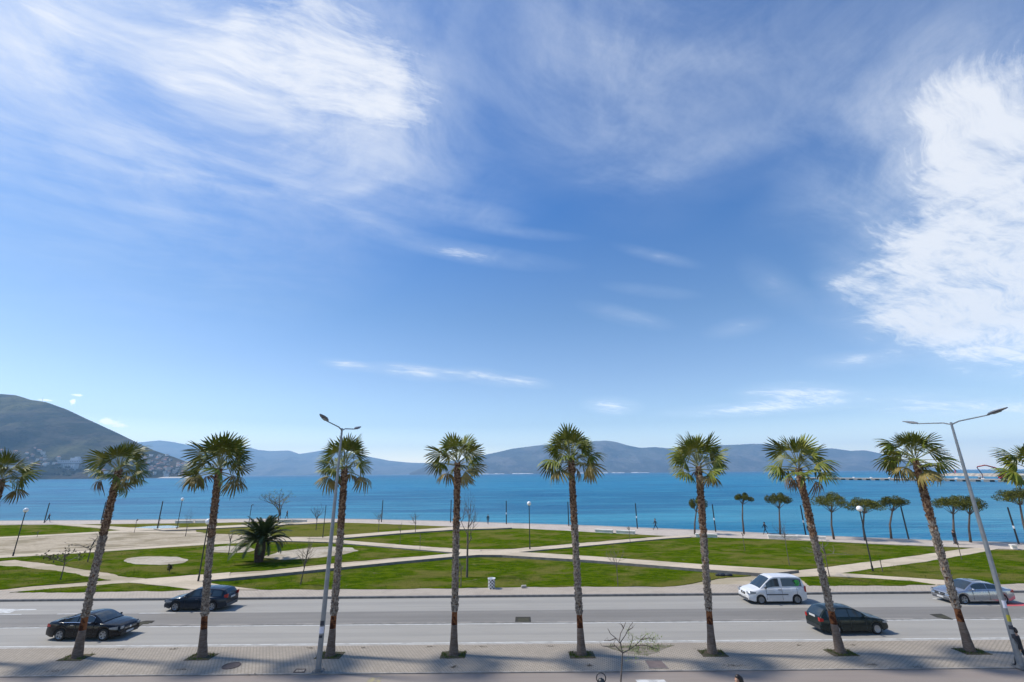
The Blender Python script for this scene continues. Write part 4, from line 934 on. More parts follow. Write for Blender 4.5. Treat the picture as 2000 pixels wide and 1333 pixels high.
# concrete bench blocks along the promenade
m_bench = M_('lightened_concrete', (.80, .76, .69), .9, col2=(.66, .62, .56), ns=2)  # colour raised to make up for the shade on the front faces
BN = [(1180, 1041, 36, 'pale concrete bench on the promenade by the palm next to the leafy young tree'), (1222, 1043, 37, 'pale concrete bench on the promenade just before the dark banded post'), (1529, 1053, 52, 'long pale concrete bench near the promenade walker between the pines'), (1584, 1054, 50, 'long pale concrete bench in front of the seated figure'), (557, 1020, 24, 'pale concrete bench at the foot of the budding tree'), (585, 1020, 28, 'pale concrete bench in front of the walking couple'), (395, 1021.5, 28, 'low concrete bench behind the palm that crosses the blue estate car'), (1380, 1050, 40, 'low concrete bench beside the pine behind the trunk nearest the white van'), (1981, 1073, 9, 'small concrete block at the promenade edge beyond the last lamp'), (360, 1022, 34, 'low concrete bench beyond the puddle')]
for x, y, w, lb in BN:
    b = G(x, y, .17); s = pxm(x, y, .17); ang = atan2((G(x + 20, interp(prom_in, x + 20)) - G(x - 20, interp(prom_in, x - 20))).y, (G(x + 20, interp(prom_in, x + 20)) - G(x - 20, interp(prom_in, x - 20))).x)
    t = thing('concrete_bench', lb, 'bench', b, ang, 'concrete benches along the promenade')
    Lb = w / s; bx('seat', m_bench, [((0, 0, .44), (Lb, .6, .12))], t); bx('plinth', m_bench, [((0, 0, .19), (Lb - .1, .48, .38))], t)

# ------------------------------------------------------------------ bare trees
def grow(mb, p, d, ln, r, depth, rnd, spread, leaves, upb=.25, kids=(2, 3)):
    n = 3; pts = [p]; rs = [r]
    for i in range(n):
        d = (d + Vector((rnd.gauss(0, .13), rnd.gauss(0, .13), rnd.gauss(0, .08) + upb * .3))).normalized(); pts.append(pts[-1] + d * ln / n); rs.append(r * (1 - .4 * (i + 1) / n))
    mb.tube(pts, rs, 4 if depth < 2 else 5, cap=False)
    if depth == 0: leaves.append(pts[-1]); leaves.append(pts[-2]); return
    for k in range(rnd.randint(*kids)):
        i = rnd.choice([1, 2, 3, 3]); q = pts[i]; a = rnd.uniform(0, 2 * pi)
        side = Vector((cos(a), sin(a), rnd.uniform(-.1, .5))).normalized(); sp_ = min(.8, spread + .15); nd = (d * (1 - sp_) + side * sp_).normalized()
        grow(mb, q, nd, ln * rnd.uniform(.45, .95), rs[i] * .65, depth - 1, rnd, spread, leaves, upb, kids)
    grow(mb, pts[-1], d, ln * .75, rs[-1] * .9, depth - 1, rnd, spread, leaves, upb, kids)
def bare_tree(bx_, by_, top, wpx, label, seed, depth=3, trunk_f=.4, r=.045, leaf=0, lm=None, spread=.55, name='bare_tree', lean=0, z=.17, lsz=.09):
    rnd = random.Random(seed); b = G(bx_, by_, z); H = HT(bx_, by_, top, z); wm = wpx / pxm(bx_, by_, z)
    t = thing(name, label, 'tree', b, 0, 'young trees in the park'); th = H * trunk_f
    q = MB(); top_ = Vector((lean * H, 0, th)); q.tube([(0, 0, 0), (lean * H * .4, .02, th * .5), top_], [r, r * .85, r * .7], 6); q.build('trunk', m_bark, t)
    lv = []; mb = MB(); n = 4 if depth > 2 else 3
    for k in range(n):
        a = 2 * pi * k / n + rnd.uniform(-.5, .5); e = rnd.uniform(.15, 1.1)
        zz_ = th * rnd.uniform(.7, 1.0) if k else th; pz = Vector((lean * H * (zz_ / th), 0, zz_))
        d = Vector((cos(a) * spread, sin(a) * spread, e)).normalized() if k else Vector((0, 0, 1))
        grow(mb, pz, d, (H - th) * .36, r * .62, depth - 1, rnd, spread, lv)
    # fit the crown to the seen width and height
    xs = [v[0] for v in mb.v]; zs = [v[2] for v in mb.v]; sx = wm / max(max(xs) - min(xs), .01); sz = (H - th) / max(max(zs) - th, .01); cxx = lean * H
    def f(v):
        if v[2] <= th: return v
        u = min(1, (v[2] - th) * sz / (H - th)); e_ = .42 + .95 * sin(pi * min(1, u * .82 + .18)); return (cxx + (v[0] - cxx) * sx * e_, v[1] * sx * e_, th + (v[2] - th) * sz)
    mb.v = [f(v) for v in mb.v]; lv = [f(v) for v in lv]; mb.build('branches', m_bark, t)
    if leaf:
        vs = []; fs = []
        for _ in range(leaf):
            c = Vector(rnd.choice(lv)) + Vector((rnd.gauss(0, .1), rnd.gauss(0, .1), rnd.gauss(0, .1))); a = Vector((rnd.gauss(0, 1), rnd.gauss(0, 1), rnd.gauss(0, 1))).normalized() * lsz * rnd.uniform(.6, 1.3); e = a.cross(Vector((rnd.gauss(0, 1), rnd.gauss(0, 1), 1))).normalized() * lsz * .5
            k = len(vs); vs += [c - a, c + e, c + a, c - e]; fs.append((k, k + 1, k + 2, k + 3))
        link('leaves', mesh('leaves', vs, fs, lm or m_leaf), t)['kind'] = 'stuff'
    return t
TREES = [
    (543, 1022, 950, 54, 'large budding tree with a forked trunk beside the walking couple', 4, .32, .16, 260, m_leaf, .6),
    (362, 1048, 986, 12, 'narrow bare conifer-like sapling beside the puddle lamp', 3, .25, .06, 0, None, .8),
    (171, 1098, 1040, 56, 'wide low bare tree on the lawn near the palm with the loose frond', 3, .5, .06, 0, None, .8),
    (118, 1133, 1064, 34, 'small dark-leaved tree on the first lawn', 3, .5, .05, 130, m_leafbrown, .6),
    (446, 1085, 1033, 10, 'thin bare sapling beside the date palm', 2, .55, .06, 0, None, .5),
    (587, 1142, 1040, 36, 'leaning reddish bare sapling in front of the large sand patch', 3, .38, .06, 0, None, .5),
    (617, 1036, 980, 26, 'bare tree near the post that lost its globe', 3, .4, .08, 0, None, .5),
    (739, 1040, 990, 24, 'small bare tree beside the slim promenade post', 3, .45, .05, 0, None, .6),
    (781, 1063, 1016, 8, 'single thin stem sapling on the lawn by the forked small tree', 2, .6, .03, 0, None, .4),
    (811, 1042, 998, 22, 'small forked bare tree between the two far lawns', 3, .45, .06, 0, None, .6),
    (820, 1076, 1038, 8, 'faint thin sapling beside the path to the crossing', 2, .6, .025, 0, None, .4),
    (912, 1128, 950, 50, 'tallest bare tree, standing just beyond the upright fan palm', 4, .46, .11, 0, None, .5),
    (900, 1147, 1092, 18, 'short bare sapling between the checkered bin and the upright palm', 3, .6, .05, 0, None, .6),
    (1207, 1145, 1060, 34, 'thin reddish bare sapling on the front lawn beyond the leafy young tree', 3, .5, .035, 0, None, .5),
    (1231, 1062, 1028, 5, 'slim stick sapling near the concrete benches', 2, .8, .035, 0, None, .3),
    (1455, 1076, 1040, 6, 'slim stick sapling below the mushroom-shaped pine', 2, .8, .035, 0, None, .3),
    (1542, 1105, 1010, 40, 'pale thin sapling on the lawn beyond the white van', 3, .55, .04, 0, None, .6),
    (1620, 1127, 1054, 44, 'spreading bare tree behind the leaning palm and dark hatchback', 3, .6, .05, 0, None, .55),
    (1724, 1117, 1093, 3, 'short wooden stake beside the globe lamp near the pines', 2, .85, .05, 0, None, .3),
    (1879, 1094, 1060, 4, 'slim pale stick sapling in front of the paired pines', 2, .85, .04, 0, None, .3),
    (262, 1041, 1014, 8, 'thin stake with a small crosspiece beside the puddle', 2, .85, .04, 0, None, .5),
    (72, 1050, 1034, 10, 'tiny bare shrub at the rim of the bare earth', 2, .4, .03, 0, None, .6),
    (330, 1120, 1105, 5, 'tiny dark shrub on the lawn below the round sand patch', 2, .3, .04, 60, m_leafbrown, .5),
    (1953, 1130, 1118, 4, 'tiny sprig behind the silver sedan', 2, .4, .02, 0, None, .5),
    (310, 1030, 1012, 3, 'thin stake standing in the puddle', 2, .85, .03, 0, None, .3),
    (497, 1056, 1015, 12, 'thin bare stem leaning beside the globeless lamp post', 2, .6, .05, 0, None, .5),
    (418, 1046, 1030, 8, 'tiny bare shrub near the date palm path', 2, .5, .03, 0, None, .5),
]
for i, (x, y, tp_, w, lb, dp, tf, r, lf, lm, spd) in enumerate(TREES):
    bare_tree(x, y, tp_, w, lb, 100 + i, dp, tf, r, lf, lm, spd, lean=(.05 if i == 5 else 0), lsz=.13)
# leafy young tree on the near pavement
rnd = random.Random(77); Y0 = 22.6; b = WY(1213, 1390, Y0); b.z = 0.0
t = thing('young_tree', 'young pavement tree with pale green leafy shoots on one side', 'tree', b)
def L0(x, y, dy=0): return WY(x, y, Y0 + dy) - b
q = MB(); q.tube([(0, 0, 0), L0(1212, 1340), L0(1216, 1276)], [.04, .035, .028], 7); q.build('trunk', m_bark, t)
q = MB(); limbs = [[(1216, 1276), (1212, 1258), (1203, 1247), (1192, 1238), (1187, 1228)], [(1216, 1276), (1210, 1250), (1212, 1238), (1219, 1224), (1222, 1216)], [(1214, 1266), (1212, 1255), (1222, 1240), (1230, 1224), (1236, 1216)], [(1216, 1276), (1228, 1270), (1240, 1262), (1252, 1250), (1262, 1240)], [(1240, 1262), (1256, 1260), (1272, 1264), (1284, 1268)], [(1228, 1270), (1234, 1254), (1236, 1244)], [(1252, 1250), (1268, 1246), (1276, 1250)], [(1203, 1247), (1190, 1252), (1180, 1252)], [(1226, 1232), (1236, 1226)], [(1218, 1228), (1214, 1220)], [(1200, 1262), (1190, 1264), (1176, 1262)], [(1216, 1276), (1204, 1264), (1198, 1258)]]
tips = []
for i, lm in enumerate(limbs):
    off = 0 if i in (0, 1, 2) else rnd.uniform(-.25, .25)
    pts = [L0(x, y, off * k / len(lm)) for k, (x, y) in enumerate(lm)]; q.tube(pts, [.019 * (1 - .8 * k / len(pts)) + .004 for k in range(len(pts))], 5)
    if i in (3, 4, 5, 6): tips += pts[1:] * 2
    for k in range(3):
        p = rnd.choice(pts[1:]); e = p + Vector((rnd.uniform(-.16, .16), rnd.uniform(-.15, .15), rnd.uniform(.03, .2))); q.tube([p, e], [.006, .003], 3)
        if i in (3, 4, 5, 6): tips.append(e)
q.build('branches', m_bark, t)
vs = []; fs = []
tips += [L0(rnd.uniform(1228, 1290), rnd.uniform(1244, 1284), rnd.uniform(-.3, .3)) for _ in range(22)]
for _ in range(620):
    c = rnd.choice(tips) + Vector((rnd.gauss(0, .075), rnd.gauss(0, .12), rnd.gauss(0, .075))); a = Vector((rnd.gauss(0, 1), rnd.gauss(0, 1), rnd.gauss(0, .6))).normalized() * rnd.uniform(.022, .05); e = a.cross(Vector((rnd.gauss(0, .5), rnd.gauss(0, .5), 1))).normalized() * .018
    k = len(vs); vs += [c - a, c + e, c + a, c - e]; fs.append((k, k + 1, k + 2, k + 3))
link('leaves', mesh('leaves', vs, fs, m_leaf), t)['kind'] = 'stuff'
# weedy dirt wedge beside the road edge behind the young tree
struct(prism('dirt_patch', resample([G(x, y, .06) for x, y in [(1178, 1261), (1240, 1259.5), (1318, 1259.5), (1300, 1266), (1285, 1275), (1262, 1279), (1225, 1276), (1200, 1268)]], .15, .1, 4), .047, .03, M_('weedy_dirt', (.20, .17, .14), 1, col2=(.11, .105, .06), ns=2.5, thr=(.4, .6))))
gv = []; gf = []
for _ in range(900):
    x, y = rnd.uniform(1182, 1312), rnd.uniform(1260, 1277); 
    if y > 1277 - abs(x - 1250) * .25 or mn.noise(Vector((x * .06, y * .2, 1))) < .0: continue
    c = G(x, y, .05); h = rnd.uniform(.04, .16); k = len(gv); gv += [(c.x - .015, c.y, .05), (c.x + .015, c.y, .05), (c.x + rnd.uniform(-.05, .05), c.y + rnd.uniform(-.05, .05), .05 + h)]; gf.append((k, k + 1, k + 2))
tag(link('grass', mesh('grass', gv, gf, m_leaf)), 'pale weeds in the dirt by the kerb behind the young tree', 'grass', kind='stuff')

# ------------------------------------------------------------------ umbrella pines
def pine(bx_, by_, top, x0, x1, ybot, label, seed, crown_px=None):
    rnd = random.Random(seed); b = G(bx_, by_, .17); s = pxm(bx_, by_, .17); H = HT(bx_, by_, top, .17); hb = HT(bx_, by_, ybot, .17)
    t = thing('umbrella_pine', label, 'pine tree', b, 0, 'umbrella pines on the promenade')
    cxp = (x0 + x1) / 2; cx_ = WY(cxp, (top + ybot) / 2, b.y).x - b.x; rx = (x1 - x0) / 2 / s; zc = (H + hb) / 2; rz = (H - hb) / 2
    q = MB(); q.tube([(0, 0, 0), (cx_ * .2 + rnd.uniform(-.1, .1), 0, hb * .5), (cx_ * .7, 0, hb), (cx_, 0, zc)], [.15, .115, .09, .05], 8)
    q.build('trunk', m_pine_trunk, t, smooth=True)
    q = MB(); cs = []
    nc = max(7, int(rx * 5))
    for k in range(nc):
        a = k * 2.4; rr = sqrt((k + .5) / nc) * .8; c = Vector((cx_ + cos(a) * rr * rx, sin(a) * rr * rx * .9, zc + rz * (.55 - 1.05 * rr ** 2 + rnd.uniform(-.25, .25))))
        cs.append(c); q.tube([(cx_ * .7, 0, hb * .97), (Vector((cx_ * .7, 0, hb)).lerp(c, .5) + Vector((0, 0, -.1))), c], [.05, .03, .012], 4)
    q.build('branches', m_pine_trunk, t)
    vs = []; fs = []
    for c in cs:
        cr = rx * rnd.uniform(.22, .42); cz = rz * rnd.uniform(.42, .6)
        for _ in range(400):
            d = Vector((rnd.gauss(0, 1), rnd.gauss(0, 1), rnd.gauss(0, 1))).normalized() * rnd.uniform(.35, 1.08) ** .6
            p = c + Vector((d.x * cr, d.y * cr, d.z * cz)); a = Vector((rnd.gauss(0, 1), rnd.gauss(0, 1), rnd.gauss(.5, .7))).normalized() * rnd.uniform(.08, .17); e = a.cross(Vector((rnd.gauss(0, 1), rnd.gauss(0, 1), rnd.gauss(0, 1)))).normalized() * .055
            k = len(vs); vs += [p - e, p + e, p + a]; fs.append((k, k + 1, k + 2))
    link('crown', mesh('crown', vs, fs, m_pine), t)
for i, a in enumerate([(1357, 1044, 970, 1342, 1381, 1000, 'thin small-crowned pine behind the palm trunk nearest the white van'), (1453, 1043, 965, 1432, 1471, 984, 'thin pine with a flat mushroom crown'), (1524, 1045, 963, 1496, 1548, 993, 'slim pine with an uneven crown beside the walker'),
                       (1629, 1054, 965, 1588, 1658, 1000, 'broad umbrella pine just beyond the leaning palm trunk'), (1690, 1056, 974, 1657, 1720, 1002, 'sparse umbrella pine behind the white globe lamp'), (1741, 1053, 970, 1718, 1774, 998, 'umbrella pine whose crown reaches over the leaning post'),
                       (1868, 1063, 969, 1830, 1892, 1004, 'dense pine of the close pair, nearer the leaning palm'), (1896, 1060, 968, 1866, 1922, 1005, 'dense pine of the close pair, crossed by the street lamp'), (2010, 1062, 957, 1950, 2030, 985, 'big pine at the picture edge beyond the last street lamp')]):
    pine(*a, 300 + i)
# disc kerbs round the pines
# ------------------------------------------------------------------ date palm
def date_palm():
    rnd = random.Random(9); b = G(505, 1098, .17); s = pxm(505, 1098); H = HT(505, 1098, 1058, .17)
    t = thing('date_palm', 'bushy dark date palm with arching fronds on the lawn', 'palm tree', b)
    q = MB(); n = 14; vs = []; fs = []; zs = [H * k / 24 for k in range(25)]
    for i, z in enumerate(zs):
        R = .42 + .12 * sin(pi * min(1, z / H)) + (.035 if i % 2 else 0)
        for k in range(n): a = 2 * pi * (k + .5 * (i % 2)) / n; vs.append((cos(a) * R, sin(a) * R, z))
    for i in range(24):
        for k in range(n): fs.append((i * n + k, i * n + (k + 1) % n, (i + 1) * n + (k + 1) % n, (i + 1) * n + k))
    q.add(vs, fs); q.build('trunk', m_phx_t, t)
    def frond(seed, Ln, up_, arch):
        r = random.Random(seed); q = MB(); pts = []; a = up_; p = Vector((0, 0, 0)); ns = 14
        for k in range(ns + 1):
            pts.append(p.copy()); p = p + Vector((cos(a), 0, sin(a))) * Ln / ns; a -= arch / ns * (.5 + 1.1 * k / ns)
        q.tube(pts, [.035 * (1 - .85 * k / ns) for k in range(ns + 1)], 4)
        for k in range(72):
            u = .12 + .88 * k / 71; f = u * ns; i = min(int(f), ns - 1); c = pts[i].lerp(pts[i + 1], f - i); d = (pts[i + 1] - pts[i]).normalized()
            l = .60 * sin(pi * min(1, .12 + u * .82)) ** .7 * r.uniform(.85, 1.1)
            for sg in (-1, 1):
                tip = c + d * l * .62 + Vector((0, sg * l * .75, l * r.uniform(-.05, .3))); q.add([c - d * .036, c + d * .036, c.lerp(tip, .5) + d * .02 + Vector((0, 0, .015)), tip], [(0, 1, 2), (0, 2, 3)])
        return q.mesh('frond', m_phx)
    ms = [frond(k, 3.3, 0, a) for k, a in enumerate((.9, 1.25, 1.6))]
    W_ = 54 / s
    for k in range(76):
        q_ = k / 75; a = k * 2.39996 + rnd.uniform(-.2, .2); e = radians(84 - 76 * q_ + rnd.uniform(-6, 6)); me = ms[0] if q_ < .3 else ms[1] if q_ < .65 else ms[2]
        R = Matrix.Rotation(a, 4, 'Z') @ Matrix.Rotation(-e, 4, 'Y') @ Matrix.Rotation(rnd.uniform(-.4, .4), 4, 'X'); sc_ = W_ / 3.0 * rnd.uniform(.86, 1.06) * (.86 if q_ < .3 else 1)
        link('frond', me, t, loc=(cos(a) * .2, sin(a) * .2, H - .05 + .25 * (1 - q_)), rot=R.to_euler(), sc=(sc_, sc_, sc_))
date_palm()

# ------------------------------------------------------------------ small things
# checkered litter bin
b = G(960, 1150, .14); s = pxm(960, 1150); Hb = HT(960, 1150, 1129.5, .14); Rb = 6.6 / s
t = thing('litter_bin', 'round litter bin with black and white checks at the lawn edge', 'bin', b)
q = MB(); n = 12; rows = 6
for i in range(rows):
    for k in range(n):
        a0_, a1_ = 2 * pi * k / n, 2 * pi * (k + 1) / n; z0, z1 = Hb * i / (rows + .6), Hb * (i + 1) / (rows + .6); q.mi = 1 if (i + k) % 2 == 0 else 0
        q.add([(Rb * cos(a0_), Rb * sin(a0_), z0), (Rb * cos(a1_), Rb * sin(a1_), z0), (Rb * cos(a1_), Rb * sin(a1_), z1), (Rb * cos(a0_), Rb * sin(a0_), z1)], [(0, 1, 2, 3)])
q.build('drum', [m_white, m_black], t)
q = MB(); lathe(q, [(Rb * 1.0, Hb * .90), (Rb * 1.14, Hb * .97), (Rb * 1.14, Hb), (Rb * .95, Hb), (Rb * .9, Hb * .85)], 16); q.build('rim', m_white, t)
q = MB(); lathe(q, [(Rb * .9, Hb * .80), (.01, Hb * .86)], 16); q.build('liner', m_concdark, t)
b = G(1023, 1148, .17); q = MB(); q.box((0, 0, .07), (.42, .28, .12), .1); q.box((.02, 0, .15), (.36, .24, .05), .1); o = q.build('concrete_block', m_conc, loc=b); tag(o, 'small pale concrete block lying where lawn meets pavement', 'block')
b = G(1415, 1125, .17); q = MB(); rr = random.Random(4)
for k in range(7): q.sphere((rr.uniform(-.55, .55), rr.uniform(-.12, .12), .08), (rr.uniform(.2, .4), .2, rr.uniform(.08, .17)), 9, 6)
o = q.build('plastic_sheet', m_black, loc=b); tag(o, 'crumpled black plastic sheet lying on the lawn near the van', 'plastic sheet')
# ornamental ring on a post at the lower edge
Yr_ = 18.9; rc = WY(1174, 1325, Yr_); b = Vector((rc.x, Yr_, 0))
t = thing('ring_lantern', 'black ring-topped lantern post at the lower picture edge', 'lamp post', b)
q = MB(); q.tube([(0, 0, 0), (0, 0, rc.z - .17)], [.05, .035], 8); q.build('post', m_black, t)
q = MB(); pts = [(.165 * cos(2 * pi * k / 28), 0, rc.z + .165 * sin(2 * pi * k / 28)) for k in range(29)]; q.tube(pts, .018, 6, cap=False); q.build('ring', m_black, t, smooth=True)
q = MB(); lathe(q, [(.12, rc.z - .14), (.125, rc.z - .09), (.10, rc.z - .03), (.03, rc.z + .0), (.005, rc.z + .02)], 14); q.build('lantern_cap', m_black, t, smooth=True)

# ------------------------------------------------------------------ people
def person_mesh(name, stride, arm, hipb=0, jacket=m_cloth, legs=m_cloth, skinm=m_skin):
    P_ = []; E_ = []; R_ = []
    def v(p, r): P_.append(Vector(p)); R_.append(r); return len(P_) - 1
    def e(a, b): E_.append((a, b))
    pel = v((0, 0, .93), (.15, .11)); bel = v((0, 0, 1.08), (.14, .10)); ch = v((.02, 0, 1.30), (.17, .12)); nk = v((.02, 0, 1.47), (.065, .06)); h0 = v((.03, 0, 1.56), (.072, .08)); h1 = v((.03, 0, 1.66), (.085, .095)); h2 = v((.02, 0, 1.74), (.05, .06))
    for a, b in ((pel, bel), (bel, ch), (ch, nk), (nk, h0), (h0, h1), (h1, h2)): e(a, b)
    nose = v((.14, 0, 1.61), (.012, .012)); e(h0, nose)
    for s in (-1, 1):
        sw = stride * s
        hp_ = v((0, s * .09, .88), (.09, .09)); kn = v((sw * .5 + .04, s * .10, .49), (.06, .06)); an = v((sw - (.05 if sw < 0 else 0), s * .10, .09 + (.05 if sw < 0 else 0)), (.042, .042)); to = v((sw + .15, s * .11, .035), (.04, .035))
        e(pel, hp_); e(hp_, kn); e(kn, an); e(an, to)
        sh = v((.02, s * .19, 1.40), (.065, .065)); el_ = v((-sw * arm * .5 - .02, s * .235, 1.13), (.048, .048)); wr = v((-sw * arm + .06, s * .22, .90), (.033, .033)); ha = v((-sw * arm + .09, s * .22, .81), (.03, .018)); e(ch, sh); e(sh, el_); e(el_, wr); e(wr, ha)
    me = bpy.data.meshes.new(name); me.from_pydata([tuple(p) for p in P_], E_, []); o = bpy.data.objects.new('tmp', me); C.objects.link(o)
    md = o.modifiers.new('s', 'SKIN'); sv = me.skin_vertices[0].data
    for i, r in enumerate(R_): sv[i].radius = r
    sv[0].use_root = True; md.use_smooth_shade = True; o.modifiers.new('u', 'SUBSURF').levels = 1
    dg = bpy.context.evaluated_depsgraph_get(); m2 = bpy.data.meshes.new_from_object(o.evaluated_get(dg)); bpy.data.objects.remove(o)
    m2.materials.clear(); [m2.materials.append(m) for m in (jacket, legs, skinm, m_black)]
    for f in m2.polygons:
        c = f.center; f.material_index = 2 if c.z > 1.475 or (c.z < .88 and abs(c.y) > .185) else (0 if c.z > .90 else (1 if c.z > .09 else 3)); f.use_smooth = True
    return m2
q = MB(); q.sphere((.0, 0, 1.70), (.105, .095, .10), 12, 8); q.sphere((-.045, 0, 1.63), (.075, .09, .10), 10, 7); hairm = q.mesh('hair', m_hair, True)
pA = person_mesh('person', .30, .7); pB = person_mesh('person', .16, .5, legs=m_jean); pC = person_mesh('person', .38, .8, jacket=M_('grey_cloth', (.03, .035, .045), .85))
def person(me, b, rz, label, s=1.0):
    t = thing('person', label, 'person', b, rz, 'people walking by the sea' if b.y > 40 else None); t.scale = (s, s, s); link('body', me, t); link('hair', hairm, t); return t
person(pC, G(93, 1020.5, .17), 0, 'person in dark clothes striding beside the first promenade post')
person(pB, G(546, 1014.5, .17), pi, 'person in dark clothes nearer the budding tree trunk, one of a walking pair', 1.05)
person(pA, G(559.5, 1014.5, .17), pi * .9, 'person in dark jacket and pale trousers walking apart from the budding tree')
person(pB, G(953, 1024.5, .17), -pi / 2, 'person in black walking near the banded post by the central lawn')
person(pC, G(1281, 1035, .17), pi, 'person in dark blue striding past the concrete benches')
person(pC, G(1496, 1044, .17), pi, 'person in black striding between the thin pines')
person(pB, G(1582, 1048, .17), .3, 'person in dark clothes half hidden by the leaning palm trunk')
person(pB, G(1868, 1064, .17), pi / 2, 'person in black standing at the foot of the paired pines')
person(pA, G(2003, 1306, .04), pi * .6, 'person in dark jacket beside the second street lamp', 1.0)
wb = WY(1440, 1317, 21.4)
t = person(person_mesh('person', .2, .5, jacket=M_('brown_coat', (.12, .07, .05), .85)), Vector((wb.x, 21.4, wb.z - 1.80)), pi, 'woman with long dark hair at the lower picture edge')
q = MB(); q.tube([(-.02, 0, 1.76), (-.09, 0, 1.66), (-.12, 0, 1.5), (-.135, 0, 1.3), (-.13, 0, 1.15)], [.05, .11, .11, .10, .05], 10); q.build('long_hair', m_hair, t, smooth=True)

# ------------------------------------------------------------------ cars
def wheel_meshes(R, w, spokes, rimmat, closed=False):
    t = MB(); pr_ = [(R * .64, -w / 2), (R * .9, -w / 2), (R * .985, -w * .38), (R, -w * .2), (R, w * .2), (R * .985, w * .38), (R * .9, w / 2), (R * .64, w / 2)]; n = 28; vs = []; fs = []
    for r, y in pr_:
        for k in range(n): a = 2 * pi * k / n; vs.append((r * cos(a), y, r * sin(a)))
    m = len(pr_)
    for i in range(m):
        for k in range(n): fs.append((i * n + k, i * n + (k + 1) % n, ((i + 1) % m) * n + (k + 1) % n, ((i + 1) % m) * n + k))
    t.add(vs, fs); tyre = t.mesh('tyre', m_rubber, True, .6)
    t = MB(); Ri = R * .65; y = -w * .36
    for a in range(n):
        p, q_ = 2 * pi * a / n, 2 * pi * (a + 1) / n
        t.add([(Ri * cos(p), -w / 2 - .004, Ri * sin(p)), (Ri * cos(q_), -w / 2 - .004, Ri * sin(q_)), (Ri * .87 * cos(q_), -w / 2 + .01, Ri * .87 * sin(q_)), (Ri * .87 * cos(p), -w / 2 + .01, Ri * .87 * sin(p)), (Ri * .87 * cos(q_), w * .3, Ri * .87 * sin(q_)), (Ri * .87 * cos(p), w * .3, Ri * .87 * sin(p))], [(0, 1, 2, 3), (3, 2, 4, 5)])
    for k in range(spokes):
        a = 2 * pi * k / spokes + .3; R3 = Matrix.Rotation(-a, 3, 'Y'); ww = .075 if not closed else .11
        vs = [R3 @ Vector(p) for p in ((.03, y + .005, -ww * .45), (.03, y + .005, ww * .45), (Ri * .9, y - .02, ww * .6), (Ri * .9, y - .02, -ww * .6), (.03, y + .05, -ww * .45), (.03, y + .05, ww * .45), (Ri * .9, y + .03, ww * .6), (Ri * .9, y + .03, -ww * .6))]
        t.add(vs, [(0, 1, 2, 3), (0, 3, 7, 4), (1, 5, 6, 2), (4, 7, 6, 5)])
    t.tube([(0, y - .015, 0), (0, y + .06, 0)], [.05, .06], 10)
    if closed: t.tube([(0, y + .02, 0), (0, y + .05, 0)], [Ri * .8, Ri * .9], 24)
    rim = t.mesh('rim', rimmat, False)
    t = MB(); t.tube([(0, y + .07, 0), (0, w * .3, 0)], [Ri * .86, Ri * .86], 24); back = t.mesh('brake_disc', m_plast, False)
    return tyre, rim, back
